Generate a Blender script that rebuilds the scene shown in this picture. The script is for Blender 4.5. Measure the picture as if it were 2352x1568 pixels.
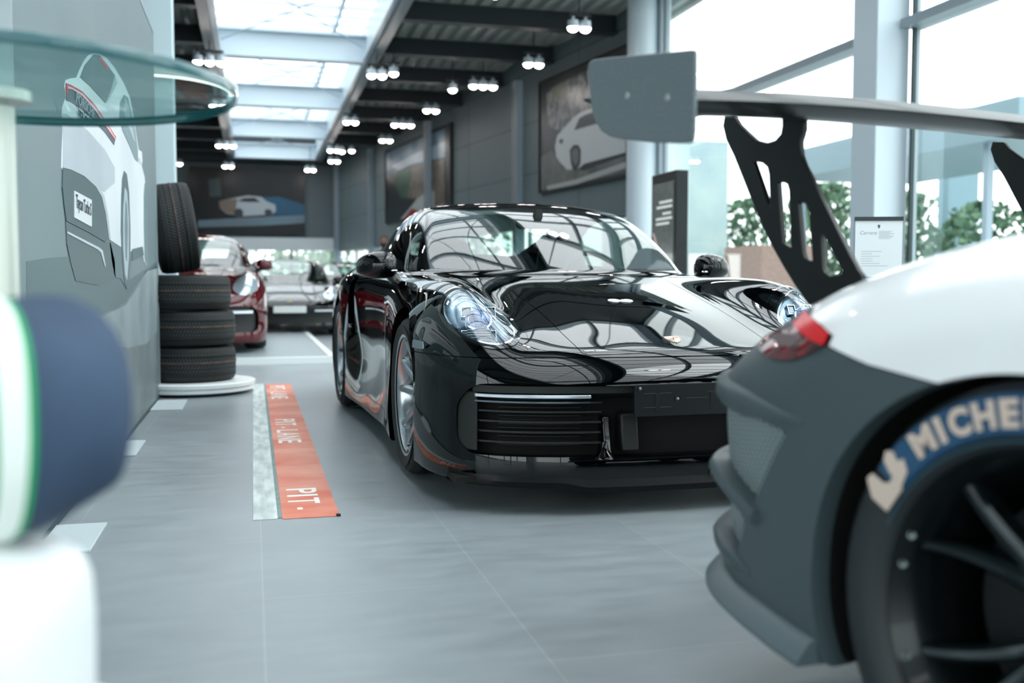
import bpy, bmesh, math, random
import numpy as np
from mathutils import Vector, Matrix
from math import pi, sin, cos, tan, atan2, sqrt, radians
for o_ in list(bpy.data.objects): bpy.data.objects.remove(o_)
SC = bpy.context.scene; COL = SC.collection
random.seed(7)
# ---------------------------------------------------------------- camera
cam_d = bpy.data.cameras.new('camera'); cam = bpy.data.objects.new('camera', cam_d); COL.objects.link(cam)
cam_d.sensor_width = 36; cam_d.lens = 2287/2352*36; cam_d.clip_start = .05; cam_d.clip_end = 500
cam.location = (0, 0, .8255); cam.rotation_euler = (pi/2-.0581, 0, -.2540)
cam_d.dof.use_dof = True; cam_d.dof.focus_distance = 3.85; cam_d.dof.aperture_fstop = 2.0; cam_d.dof.aperture_blades = 0
SC.camera = cam
# ---------------------------------------------------------------- sky, exposure
SC.view_settings.view_transform = 'Standard'; SC.view_settings.look = 'None'
SC.view_settings.gamma = 1.0; SC.view_settings.exposure = 1.22; SC.view_settings.use_curve_mapping = False
W_ = bpy.data.worlds.new('overcast_sky'); SC.world = W_; W_.use_nodes = True
nt = W_.node_tree; nt.nodes.clear()
wo = nt.nodes.new('ShaderNodeOutputWorld'); bg = nt.nodes.new('ShaderNodeBackground'); tc = nt.nodes.new('ShaderNodeTexCoord')
sx = nt.nodes.new('ShaderNodeSeparateXYZ'); rp = nt.nodes.new('ShaderNodeValToRGB')
rp.color_ramp.elements[0].position = .0; rp.color_ramp.elements[0].color = (.95, .98, 1.0, 1)
rp.color_ramp.elements[1].position = .6; rp.color_ramp.elements[1].color = (.92, .965, 1.0, 1)
nt.links.new(tc.outputs['Generated'], sx.inputs[0]); nt.links.new(sx.outputs['Z'], rp.inputs[0])
nt.links.new(rp.outputs[0], bg.inputs[0]); bg.inputs[1].default_value = 1.75
nt.links.new(bg.outputs[0], wo.inputs[0])
# soft sun behind the clouds
sun_d = bpy.data.lights.new('veiled_sun', 'SUN'); sun_d.energy = 1.2; sun_d.angle = radians(40); sun_d.color = (.93, .98, 1)
sun = bpy.data.objects.new('veiled_sun', sun_d); COL.objects.link(sun); sun.rotation_euler = (radians(38), 0, radians(70)); sun.location = (10, -8, 14)

# ---------------------------------------------------------------- materials
def lin(h):
    h = h.lstrip('#'); c = [int(h[i:i+2], 16)/255 for i in (0, 2, 4)]
    return tuple(((v+.055)/1.055)**2.4 if v > .04045 else v/12.92 for v in c)
MATS = {}
def mat(name, hexc, rough=.5, metal=0., coat=0., spec=.5, noise=None, bump=None, emit=None, alpha=None, trans=None, ior=1.45, coat_rough=.03):
    if name in MATS: return MATS[name]
    m = bpy.data.materials.new(name); m.use_nodes = True; n = m.node_tree; b = n.nodes['Principled BSDF']
    c = lin(hexc)+(1,)
    b.inputs['Base Color'].default_value = c; b.inputs['Roughness'].default_value = rough; b.inputs['Metallic'].default_value = metal
    b.inputs['Coat Weight'].default_value = coat; b.inputs['Coat Roughness'].default_value = coat_rough; b.inputs['Specular IOR Level'].default_value = spec; b.inputs['IOR'].default_value = ior
    if trans: b.inputs['Transmission Weight'].default_value = trans
    if emit: b.inputs['Emission Color'].default_value = lin(emit[0])+(1,); b.inputs['Emission Strength'].default_value = emit[1]
    t = n.nodes.new('ShaderNodeTexCoord')
    if noise:   # (scale, second colour, contrast, stretch)
        mp = n.nodes.new('ShaderNodeMapping'); mp.inputs['Scale'].default_value = noise[3] if len(noise) > 3 else (1, 1, 1)
        nz = n.nodes.new('ShaderNodeTexNoise'); nz.inputs['Scale'].default_value = noise[0]; nz.inputs['Detail'].default_value = 6
        r = n.nodes.new('ShaderNodeValToRGB'); w = noise[2]
        r.color_ramp.elements[0].position = .5-w; r.color_ramp.elements[0].color = c
        r.color_ramp.elements[1].position = .5+w; r.color_ramp.elements[1].color = lin(noise[1])+(1,)
        n.links.new(t.outputs['Object'], mp.inputs[0]); n.links.new(mp.outputs[0], nz.inputs['Vector'])
        n.links.new(nz.outputs['Fac'], r.inputs[0]); n.links.new(r.outputs[0], b.inputs['Base Color'])
    if bump:    # (scale, strength, distance)
        nb = n.nodes.new('ShaderNodeTexNoise'); nb.inputs['Scale'].default_value = bump[0]; nb.inputs['Detail'].default_value = 4
        bp = n.nodes.new('ShaderNodeBump'); bp.inputs['Strength'].default_value = bump[1]; bp.inputs['Distance'].default_value = bump[2]
        n.links.new(t.outputs['Object'], nb.inputs['Vector']); n.links.new(nb.outputs['Fac'], bp.inputs['Height']); n.links.new(bp.outputs[0], b.inputs['Normal'])
    MATS[name] = m; return m
def glass_mat(name, tint, refl=1.0, rough=0.0, ior=1.5):
    """thin pane: clear body with fresnel reflection"""
    if name in MATS: return MATS[name]
    m = bpy.data.materials.new(name); m.use_nodes = True; n = m.node_tree; n.nodes.clear()
    o = n.nodes.new('ShaderNodeOutputMaterial'); mx = n.nodes.new('ShaderNodeMixShader'); f = n.nodes.new('ShaderNodeLayerWeight'); f.inputs[0].default_value = .5
    pw = n.nodes.new('ShaderNodeMath'); pw.operation = 'POWER'; pw.inputs[1].default_value = 5.0; r0 = ((ior-1)/(ior+1))**2*1.8*refl
    ml = n.nodes.new('ShaderNodeMath'); ml.operation = 'MULTIPLY_ADD'; ml.inputs[1].default_value = (1-r0)*min(1, refl); ml.inputs[2].default_value = r0; ml.use_clamp = True
    t = n.nodes.new('ShaderNodeBsdfTransparent'); t.inputs[0].default_value = lin(tint)+(1,)
    g = n.nodes.new('ShaderNodeBsdfGlossy'); g.inputs['Roughness'].default_value = rough; g.inputs[0].default_value = (1, 1, 1, 1)
    n.links.new(f.outputs['Facing'], pw.inputs[0]); n.links.new(pw.outputs[0], ml.inputs[0]); n.links.new(ml.outputs[0], mx.inputs[0]); n.links.new(t.outputs[0], mx.inputs[1]); n.links.new(g.outputs[0], mx.inputs[2]); n.links.new(mx.outputs[0], o.inputs[0])
    MATS[name] = m; return m

M_black = mat('matte_black_plastic', '#0c1011', .55, noise=(60, '#121718', .3))
# ---------------------------------------------------------------- object helpers
def tag(o, label=None, cat=None, group=None, kind=None):
    if label: o['label'] = label
    if cat: o['category'] = cat
    if group: o['group'] = group
    if kind: o['kind'] = kind
    return o
def thing(name, label, cat, loc=(0, 0, 0), rz=0, group=None):
    o = bpy.data.objects.new(name, None); COL.objects.link(o); o.location = loc; o.rotation_euler = (0, 0, rz)
    o.empty_display_size = .1
    return tag(o, label, cat, group)
def link_mesh(name, me, m, parent=None):
    o = bpy.data.objects.new(name, me); COL.objects.link(o)
    if m is not None: me.materials.append(m)
    if parent is not None: o.parent = parent
    return o
def copy_tree(o, parent=None):
    c = o.copy(); COL.objects.link(c)
    if parent is not None: c.parent = parent
    for ch in [k for k in bpy.data.objects if k.parent == o]: copy_tree(ch, c)
    return c
class MB:
    def __init__(s): s.v = []; s.f = []
    def add(s, v, f):
        b = len(s.v); s.v += [tuple(map(float, p)) for p in v]; s.f += [tuple(b+i for i in q) for q in f]; return s
    def box(s, x0, x1, y0, y1, z0, z1):
        v = [(x0, y0, z0), (x1, y0, z0), (x1, y1, z0), (x0, y1, z0), (x0, y0, z1), (x1, y0, z1), (x1, y1, z1), (x0, y1, z1)]
        return s.add(v, [(3, 2, 1, 0), (4, 5, 6, 7), (0, 1, 5, 4), (1, 2, 6, 5), (2, 3, 7, 6), (3, 0, 4, 7)])
    def prism(s, pts, a, b, axis='z', holes=None):
        """polygon extruded along axis between a and b (pts in the two other axes, cyclic order)"""
        n = len(pts)
        def P(p, h): return {'z': (p[0], p[1], h), 'y': (p[0], h, p[1]), 'x': (h, p[0], p[1])}[axis]
        bm = bmesh.new(); loops = [pts]+list(holes or []); edges = []
        for lp in loops:
            vs = [bm.verts.new(P(p, a)) for p in lp]; edges += [bm.edges.new((vs[i], vs[(i+1) % len(vs)])) for i in range(len(vs))]
        bmesh.ops.triangle_fill(bm, use_beauty=True, use_dissolve=False, edges=edges)
        bm.verts.index_update(); V = [v.co.copy() for v in bm.verts]; Fc = [[v.index for v in f.verts] for f in bm.faces]; bm.free()
        k = {'z': 2, 'y': 1, 'x': 0}[axis]; top = []
        for v in V: w = v.copy(); w[k] = b; top.append(w)
        m = len(V); F_ = [tuple(f) for f in Fc]+[tuple(i+m for i in f[::-1]) for f in Fc]; o = 0
        for lp in loops:
            q = len(lp); F_ += [(o+i, o+(i+1) % q, o+(i+1) % q+m, o+i+m) for i in range(q)]; o += q
        return s.add(V+top, F_)
    def lathe(s, prof, c=(0, 0, 0), axis='z', n=48, a0=0., a1=2*pi):
        """prof = list of (radius, height)"""
        full = abs(a1-a0-2*pi) < 1e-6; m = n if full else n+1; V = []
        for i in range(m):
            t = a0+(a1-a0)*i/n
            for r, h in prof:
                x, y = r*cos(t), r*sin(t)
                V.append({'z': (c[0]+x, c[1]+y, c[2]+h), 'x': (c[0]+h, c[1]+x, c[2]+y), 'y': (c[0]+y, c[1]+h, c[2]+x)}[axis])
        k = len(prof); F_ = []
        for i in range(n):
            j = (i+1) % m
            for q in range(k-1): F_.append((i*k+q, j*k+q, j*k+q+1, i*k+q+1))
        return s.add(V, F_)
    def tube(s, path, r, n=8, closed=False):
        P = [Vector(p) for p in path]; N = len(P); V = []; up = Vector((0, 0, 1))
        rr = r if isinstance(r, (list, tuple)) else [r]*N
        for i, p in enumerate(P):
            a = P[(i-1) % N] if closed or i > 0 else p; b = P[(i+1) % N] if closed or i < N-1 else p
            d = (b-a).normalized(); x = d.cross(up)
            if x.length < .05: x = d.cross(Vector((1, 0, 0)))
            x.normalize(); y = d.cross(x)
            for k in range(n): t = 2*pi*k/n; V.append(p+(x*cos(t)+y*sin(t))*rr[i])
        F_ = []
        for i in range(N if closed else N-1):
            j = (i+1) % N
            for k in range(n): F_.append((i*n+k, i*n+(k+1) % n, j*n+(k+1) % n, j*n+k))
        if not closed: F_ += [tuple(range(n))[::-1], tuple((N-1)*n+k for k in range(n))]
        return s.add(V, F_)
    def grid(s, rows, closed_u=False):
        """rows: equal-length lists of points"""
        k = len(rows[0]); V = [p for r in rows for p in r]; F_ = []
        for i in range(len(rows)-1):
            for j in range(k if closed_u else k-1): F_.append((i*k+j, i*k+(j+1) % k, (i+1)*k+(j+1) % k, (i+1)*k+j))
        return s.add(V, F_)
    def xf(s, M):
        s.v = [tuple(M@Vector(p)) for p in s.v]; return s
    def build(s, name, m=None, parent=None, smooth=35, bevel=0, sub=0, kind=None):
        me = bpy.data.meshes.new(name); me.from_pydata(s.v, [], s.f)
        bm = bmesh.new(); bm.from_mesh(me); bmesh.ops.remove_doubles(bm, verts=bm.verts, dist=1e-5); bmesh.ops.recalc_face_normals(bm, faces=bm.faces)
        bm.to_mesh(me); bm.free()
        me.shade_smooth()
        if smooth < 180: me.set_sharp_from_angle(angle=radians(smooth))
        o = link_mesh(name, me, m, parent)
        if bevel:
            b = o.modifiers.new('bevel', 'BEVEL'); b.width = bevel; b.segments = 2; b.limit_method = 'ANGLE'; b.angle_limit = radians(35)
        if sub:
            q = o.modifiers.new('subdivision', 'SUBSURF'); q.levels = sub; q.render_levels = sub
        if kind: o['kind'] = kind
        return o
def text_mesh(body, size, depth=.002, offset=0., align='LEFT', shear=0, space=1.):
    cu = bpy.data.curves.new('t', 'FONT'); cu.body = body; cu.size = size; cu.extrude = depth/2; cu.offset = offset; cu.align_x = align; cu.shear = shear; cu.space_character = space
    cu.resolution_u = 4
    o = bpy.data.objects.new('t', cu); COL.objects.link(o); dg = bpy.context.evaluated_depsgraph_get(); dg.update()
    me = bpy.data.meshes.new_from_object(o.evaluated_get(dg)); V = [tuple(v.co) for v in me.vertices]; F_ = [tuple(p.vertices) for p in me.polygons]
    bpy.data.objects.remove(o); bpy.data.curves.remove(cu); bpy.data.meshes.remove(me)
    mb = MB(); mb.add(V, F_); return mb

# ================================================================= showroom
def struct(o): o['kind'] = 'structure'; return o
# floor with large vinyl slabs
def floor_mat():
    m = mat('grey_vinyl_floor', '#80888c', .34, noise=(1.3, '#8e979b', .25)); n = m.node_tree; b = n.nodes['Principled BSDF']
    t = n.nodes.new('ShaderNodeTexCoord'); mp = n.nodes.new('ShaderNodeMapping'); mp.inputs['Location'].default_value = (2.15, .0135, 0); mp.inputs['Rotation'].default_value = (0, 0, -pi/2)
    bk = n.nodes.new('ShaderNodeTexBrick'); bk.inputs['Scale'].default_value = 1; bk.inputs['Brick Width'].default_value = 1.2; bk.inputs['Row Height'].default_value = .605; bk.inputs['Mortar Size'].default_value = .0022; bk.inputs['Mortar Smooth'].default_value = .2
    bk.inputs['Color1'].default_value = (1, 1, 1, 1); bk.inputs['Color2'].default_value = (.93, .93, .93, 1); bk.inputs['Mortar'].default_value = (1.22, 1.2, 1.12, 1)
    old = b.inputs['Base Color'].links[0].from_socket
    nz = n.nodes.new('ShaderNodeTexNoise'); nz.inputs['Scale'].default_value = 5; nz.inputs['Detail'].default_value = 9
    mp2 = n.nodes.new('ShaderNodeMapping'); mp2.inputs['Scale'].default_value = (.9, 3, 1); r2 = n.nodes.new('ShaderNodeValToRGB')
    r2.color_ramp.elements[0].position = .32; r2.color_ramp.elements[0].color = (.91, .91, .91, 1); r2.color_ramp.elements[1].position = .72; r2.color_ramp.elements[1].color = (1.08, 1.08, 1.08, 1)
    m1 = n.nodes.new('ShaderNodeMixRGB'); m1.blend_type = 'MULTIPLY'; m1.inputs[0].default_value = 1; m2 = n.nodes.new('ShaderNodeMixRGB'); m2.blend_type = 'MULTIPLY'; m2.inputs[0].default_value = 1
    L = n.links.new; L(t.outputs['Object'], mp.inputs[0]); L(mp.outputs[0], bk.inputs['Vector']); L(t.outputs['Object'], mp2.inputs[0]); L(mp2.outputs[0], nz.inputs['Vector']); L(nz.outputs['Fac'], r2.inputs[0])
    L(old, m1.inputs[1]); L(bk.outputs['Color'], m1.inputs[2]); L(m1.outputs[0], m2.inputs[1]); L(r2.outputs[0], m2.inputs[2]); L(m2.outputs[0], b.inputs['Base Color'])
    rr = n.nodes.new('ShaderNodeMapRange'); rr.inputs['To Min'].default_value = .26; rr.inputs['To Max'].default_value = .46; L(nz.outputs['Fac'], rr.inputs[0]); L(rr.outputs[0], b.inputs['Roughness'])
    return m
FX0, FX1, FY0, FY1 = -6.0, 6.35, -12.0, 35.4
struct(MB().box(FX0, FX1, FY0, FY1, -.2, 0).build('floor', floor_mat()))
M_wall = mat('grey_wall_cladding', '#5d6a6e', .55, noise=(3, '#626f73', .3))
M_white = mat('white_painted_steel', '#c3d0d8', .35)
M_white2 = mat('white_plaster', '#d5dde0', .6)
M_bluegrey = mat('blue_grey_steel', '#8f9faa', .4)
M_beam = mat('dark_steel_beam', '#1a2429', .5)
M_deck = mat('trapezoid_deck', '#8b918b', .5)
M_pane = glass_mat('window_glass', '#f7fbfa', 1.0)
M_mull = mat('mullion_grey', '#8d9aa0', .4)
M_gask = mat('dark_gasket', '#24373a', .5)
def W2(t, n=0): # point on the slanted right wall: t along, n into the room
    d = (-sin(radians(9)), cos(radians(9))); nn = (-cos(radians(9)), -sin(radians(9)))
    return (6.0+d[0]*t+nn[0]*n, 15.3+d[1]*t+nn[1]*n)
MW = Matrix.Translation((6.0, 15.3, 0))@Matrix.Rotation(radians(9), 4, 'Z')   # local y along wall, local -x into the room
# ceiling deck (corrugated along the hall), left and right of the roof light
def deck(x0, x1, y0, y1, name):
    n = int((x1-x0)/.06); rows = []
    prof = []
    x = x0; 
    while x < x1: prof += [(x, 5.26), (x+.09, 5.26), (x+.13, 5.33), (x+.21, 5.33)]; x += .25
    mb = MB()
    rows = [[(px, y0, pz) for px, pz in prof], [(px, y1, pz) for px, pz in prof]]
    mb.grid(rows); return struct(mb.build(name, M_deck, smooth=10))
SKX0, SKX1 = -.60, 2.16
deck(-6.2, SKX0-.16, -12, 35.5, "ceiling"); deck(SKX1+.16, 7.0, 13.2, 35.5, "ceiling")
# walls
def wall_panelled(mb, L0, L1, z0, z1): mb.box(0, .2, L0, L1, z0, z1)
wr = MB().box(0, .25, -.1, 20.4, 1.97, 5.75); wr.box(0, .25, -.1, 20.4, 0, .12); o = struct(wr.build('wall_right', M_wall)); o.matrix_world = MW
gm = MB()
for z in (3.0, 4.0, 5.0): gm.box(-.004, .0, -.3, 20.4, z-.008, z+.008)
for t in (1.9, 7.4, 13., 18.3): gm.box(-.003, .0, t-.006, t+.006, 1.97, 5.7)
o = gm.build('trim_1', mat('wall_joint', '#3a4549', .7)); struct(o); o.matrix_world = MW
struct(MB().box(-6.1, 3.4, 35.4, 35.7, 2.02, 5.75).box(-6.1, 3.4, 35.4, 35.7, 0, .12).build('wall_back', M_wall))
struct(MB().box(-6.1, 2.9, 35.30, 35.40, 1.97, 2.40).build('trim_2', M_white2))
struct(MB().box(-6.4, -6.0, 3.2, 35.5, 0, 5.75).box(-6.4, -6.0, -12, 3.2, 4.4, 5.75).build('wall_left', mat('left_wall_paint', '#434d51', .6)))
for q in range(5):
    ya_ = -12+q*3.04; o = struct(MB().box(-6.25, -6.1, ya_, ya_+.12, 0, 4.4).box(-6.25, -6.1, ya_, ya_+3.04, 0, .12).box(-6.25, -6.1, ya_, ya_+3.04, 2.6, 2.7).build('window_%d' % (90+q), M_white)); MB().box(-6.18, -6.178, ya_+.12, ya_+3.04, .12, 4.4).build('pane', M_pane, o)
struct(MB().box(-6.1, 6.5, -12.3, -12, 4.6, 7.6).box(-6.1, 6.5, -12.3, -12, 0, .15).build('wall_front', M_wall))
# window strips under the slanted wall and the back wall
def pane_yz(name, x, y0, y1, z0, z1, M=None, frame=None, th=.02):
    f = MB(); w = .05
    f.box(x-.04, x+.04, y0, y0+w, z0, z1).box(x-.04, x+.04, y1-w, y1, z0, z1).box(x-.04, x+.04, y0, y1, z0, z0+w).box(x-.04, x+.04, y0, y1, z1-w, z1)
    o = struct(f.build(name, frame or M_mull)); g_ = MB().box(x-th/2, x+th/2, y0+w, y1-w, z0+w, z1-w).build('pane', M_pane, o)
    if M is not None: o.matrix_world = M
    return o
k = 1
for t0, t1 in ((-.1, 4.3), (4.6, 9.7), (10.0, 15.3), (15.6, 20.3)):
    for a in range(2):
        w = (t1-t0)/2; pane_yz('window_%d' % k, .12, t0+a*w, t0+(a+1)*w, .12, 1.97, MW); k += 1
MBk = Matrix.Translation((0, 35.55, 0))@Matrix.Rotation(pi/2, 4, 'Z')
for i in range(6):
    pane_yz('window_%d' % k, 0, -2.8+i*1.5, -2.8+(i+1)*1.5, .12, 2.02, MBk); k += 1
# glazed facade on the right
for (ya, yb) in ((14.5, 8.92), (8.48, 3.1), (2.7, -2.6), (-3.0, -8.2), (-8.6, -12.0)):
    for z0, z1 in ((.08, 3.27), (3.36, 5.6), (5.68, 7.4)):
        if z0 > 5 and ya > 14: ya_, yb_ = 13.2, yb
        else: ya_, yb_ = ya, yb
        f = MB(); f.box(6.19, 6.25, yb_, yb_+.05, z0, z1).box(6.19, 6.25, ya_-.05, ya_, z0, z1)
        if z0 > 5 or ya < 3:
            for q in range(1, 4): ym = yb_+(ya_-yb_)*q/4; f.box(6.12, 6.25, ym-.04, ym+.04, z0, z1)
        o = struct(f.build('window_%d' % k, M_mull)); k += 1
        MB().box(6.21, 6.212, yb_+.05, ya_-.05, z0, z1).build('pane', M_pane, o)
        if ya < 14 and z0 < 5: MB().box(6.15, 6.19, ya_-.08, ya_-.05, z0, z1).build('gasket', M_gask, o)
    struct(MB().box(6.06, 6.30, yb, ya, 3.27, 3.36).build('trim_%d' % (k+10), M_mull))
    struct(MB().box(6.05, 6.30, yb, ya, 0, .08).build('baseboard_right', M_mull))
struct(MB().box(6.0, 6.3, -12, 13.2, 5.6, 5.68).box(5.9, 6.35, -12, 13.2, 7.4, 7.6).box(5.85, 6.35, 13.2, 15.3, 5.26, 5.6).build('trim_3', M_bluegrey))
for i in range(3):
    y0 = -12+0; x0 = -6+i*4.1; pane = MB().box(x0, x0+.06, -12.1, -12.04, .15, 4.6).box(x0+4.04, x0+4.1, -12.1, -12.04, .15, 4.6)
    o = struct(pane.build('window_%d' % k, M_mull)); MB().box(x0+.06, x0+4.04, -12.08, -12.065, .15, 4.6).build('pane', M_pane, o); k += 1
# steel posts
for i, y in enumerate((8.7, 2.9, -2.8, -8.4)):
    o = MB().box(5.82, 6.18, y-.20, y+.20, 0, 7.4).build('steel_column', M_white, bevel=.01)
    tag(o, ['wide pale steel column behind the race car wing, beside the price sheet', 'square pale steel column of the glass front, level with the camera', 'square pale steel column of the glass front, behind the camera', 'last square pale steel column at the rear of the glass front'][i], 'column', 'square columns of the glass front')
o = MB().lathe([(.235, 0), (.235, 5.6)], c=(5.93, 14.75, 0), n=48).build('round_column', M_white); tag(o, 'round white column between the grey wall and the glass front', 'column')
struct(MB().box(6.14, 6.30, 14.5, 14.85, 0, 5.6).build('trim_4', M_white))
lbs = ['grey wall post behind the roof of the black car', 'grey wall post in front of the landscape picture', 'grey wall post left of the landscape picture', 'farthest grey wall post in the back corner']
for i, t in enumerate((4.45, 9.89, 15.47, 19.9)):
    q_ = .075 if i == 1 else 0
    o = MB().box(-.16-q_, -.002-q_, t-.09, t+.09, 0, 4.9).build('steel_post', M_bluegrey); o.matrix_world = MW; tag(o, lbs[i], 'post', 'posts along the slanted wall')
    MB().box(-.17-q_, -.161-q_, t-.035, t+.035, 0.3, 4.75).build('tan_cable_duct', mat('tan_duct', '#7b7468', .6), o)
# ---- roof light
bl = [('left', SKX0), ('right', SKX1)]
for nm_, x in bl:
    s = -1 if nm_ == 'left' else 1
    o = MB().box(min(x, x+s*.16), max(x, x+s*.16), -12, 34.6, 4.93, 5.70).build('edge_beam', mat('edge_beam_steel', '#56656b', .4)); tag(o, 'long %s grey edge beam carrying the roof light' % nm_, 'beam')
    MB().box(min(x, x-s*.03), max(x, x-s*.03), -12, 34.6, 5.05, 5.72).build('inner_lining', M_white, o)
    MB().box(min(x-s*.0, x-s*.10), max(x-s*.0, x-s*.10), -12, 34.6, 5.00, 5.05).build('lower_flange', M_white, o)
lab = {}
ys = [34.4, 29.4, 24.35, 19.2, 14.1, 9.0, 3.9, -1.2, -6.3]
for i, y in enumerate(ys):
    o = MB().box(SKX0+.03, SKX1-.03, y-.02, y+.02, 5.0, 5.45).box(SKX0+.03, SKX1-.03, y-.12, y+.12, 4.97, 5.0).box(SKX0+.03, SKX1-.03, y-.12, y+.12, 5.45, 5.48).build('cross_beam', M_white)
    tag(o, ['pale cross beam at the far end of the roof light', 'second pale cross beam from the far end of the roof light', 'third pale cross beam from the far end of the roof light', 'nearest visible pale cross beam under the roof light', 'pale roof light cross beam above the black car', 'pale roof light cross beam above the tyre stack', 'pale roof light cross beam above the race car', 'pale roof light cross beam just behind the camera', 'rearmost pale roof light cross beam'][i], 'beam', 'cross beams of the roof light')
m_sky = glass_mat('roof_light_glass', '#fbfdfd', .6)
for i in range(len(ys)-1):
    a, b = ys[i+1], ys[i]; o = MB()
    for q in range(8): yy = a+(b-a)*q/8; o.box(SKX0, SKX1, yy-.025, yy+.025, 5.78, 5.86)
    for xx in (1.62,): o.box(xx-.03, xx+.03, a, b, 5.76, 5.88)
    o = struct(o.build('window_%d' % k, M_white)); k += 1
    MB().box(SKX0-.1, SKX1+.1, a, b, 5.88, 5.89).build('pane', m_sky, o)
    rod = MB(); rod.tube([(SKX0+.1, a+.1, 5.25), (SKX1-.1, b-.1, 5.25)], .012, 6).tube([(SKX1-.1, a+.1, 5.25), (SKX0+.1, b-.1, 5.25)], .012, 6).build('bracing_rod', M_bluegrey, o)
struct(MB().box(-6.1, 3.2, 34.6, 35.5, 4.9, 5.75).build('trim_5', M_beam))
# roof above the deck (keeps daylight out)
struct(MB().box(-6.4, SKX0-.12, -12.3, 35.7, 5.74, 5.80).box(SKX1+.12, 7.0, 13.2, 35.7, 5.74, 5.80).box(SKX1+.12, 3.3, -12.3, 13.2, 7.52, 7.6).box(SKX1+.10, SKX1+.16, -12.3, 13.2, 5.2, 7.55).box(SKX1+.1, 6.3, 13.2, 13.28, 5.27, 7.6).box(SKX0-.12, SKX1+.12, 34.6, 35.7, 5.74, 5.8).build('ceiling', M_beam))
# glazed roof over the front bay
for j_, (a_, b_) in enumerate(((-12.0, -5.7), (-5.7, .6), (.6, 6.9), (6.9, 13.2))):
    mb = MB(); mb.box(3.26, 3.34, a_, b_, 7.40, 7.60).box(6.20, 6.35, a_, b_, 7.40, 7.60)
    for q in range(6): yy = a_+(b_-a_)*q/5; mb.box(3.3, 6.3, yy-.05, yy+.05, 7.38, 7.58)
    mb.box(4.75, 4.83, a_, b_, 7.42, 7.56)
    o = struct(mb.build('window_%d' % k, M_mull)); k += 1
    MB().box(3.3, 6.3, a_, b_, 7.588, 7.592).build('pane', m_sky, o)
# dark roof beams left and right of the roof light
ybs = [32.6, 30.2, 27.8, 25.4, 23.0, 20.6, 18.22, 15.85, 13.4, 11.0, 8.6, 6.2, 3.8, 1.4, -1.0, -3.4, -5.8, -8.2, -10.6]
ordn = ['farthest', 'second farthest', 'third farthest', 'fourth farthest', 'fifth farthest', 'sixth farthest', 'seventh farthest', 'eighth farthest', 'ninth farthest']
proto = {}
for i, y in enumerate(ybs):
    for side in ('left', 'right'):
        if side == 'left': a, b = -6.0, SKX0-.16
        else: a, b = SKX1+.16, (6.0 if y < 15 else 6.0-(y-15.3)*.158-.02)
        hz_ = 2.25 if (side == 'right' and y < 13.2) else 0
        if y < 13.2 and side == 'right': b = 3.28
        o = MB().box(a, b, y-.03, y+.03, 4.975+hz_, 5.262+hz_).box(a, b, y-.11, y+.11, 4.95+hz_, 4.975+hz_).build('roof_beam', M_beam)
        if i < 9: lb = '%s dark steel roof beam %s of the roof light' % (ordn[i], side)
        else: lb = 'dark steel roof beam %s of the roof light, out of view above the cars' % side
        tag(o, lb, 'beam', 'dark roof beams' if i < 9 else 'dark roof beams above and behind the camera')
# ---- ceiling spotlights (pairs of round LED heads)
M_led = mat('led_face', '#ffffff', .3, emit=('#fff3ec', 14))
def spot_fixture(x, y, z=4.74, n=2, rz=0., tilt=0.):
    e = thing('spotlight', None, 'lamp', (x, y, z), rz)
    MB().box(-.05-.06*n, .05+.06*n, -.05, .05, .0, .035).build('rail', M_beam, e)
    MB().tube([(0, 0, .03), (0, 0, (7.39 if y < 13.2 and x > SKX1+.16 else 5.345)-z)], .012, 6).build('hanger', M_beam, e)
    for i in range(n):
        cx_ = (i-(n-1)/2)*.19
        h_ = MB().lathe([(.02, 0), (.02, -.05), (.08, -.06), (.088, -.16), (.080, -.165)], c=(cx_, 0, 0), n=20).build('lamp_head', M_white, e)
        MB().lathe([(.080, -.155), (.080, -.162), (.072, -.190), (.052, -.210), (.028, -.222), (0, -.226)], c=(cx_, 0, 0), n=20).build('led', M_led, h_)
    return e
SPT = [(4.7, 14.17, 2, 'brightest near pair of spotlights high above the glass front corner'), (4.71, 16.67, 2, 'pair of spotlights under the eighth beam, above the wall post'),
       (4.30, 18.75, 3, 'spotlight cluster above the post behind the black car'), (3.80, 19.22, 1, 'single spotlight left of the middle cluster by the wall'), (3.8, 21.62, 2, 'pair of spotlights over the sixth beam near the wall'),
       (3.49, 23.75, 3, 'spotlight row above the landscape picture'), (3.43, 26.39, 2, 'pair of spotlights over the left part of the landscape picture'), (2.76, 28.69, 1, 'single spotlight above the back wall corner post'),
       (2.47, 31.24, 2, 'pair of spotlights just right of the roof light end'), (1.89, 33.83, 2, 'pair of spotlights over the right edge of the back picture'), (-.72, 33.46, 2, 'pair of spotlights over the middle of the back picture'),
       (-2.27, 33.13, 2, 'pair of spotlights beside the white pillar at the back left'), (-.66, 17.9, 3, 'spotlights hanging on the left edge of the roof light, above the ring lamp'), (2.22, 18.27, 2, 'pair of spotlights on the right edge of the roof light'),
       (2.49, 18.01, 1, 'single spotlight right of the roof light edge'), (-.66, 28.49, 3, 'spotlights at the far left edge of the roof light'), (2.26, 23.64, 2, 'pale spotlights at the middle right edge of the roof light'),
       (2.26, 28.72, 2, 'far pair of spotlights on the right roof light edge'), (2.5, 28.9, 1, 'far single spotlight between roof light and wall'), (-.66, 22.2, 2, 'spotlights seen inside the ring lamp')]
for x, y, n, lb in SPT:
    e = spot_fixture(x, y, n=n); e['label'] = lb; e['group'] = 'ceiling spotlights'
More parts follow.
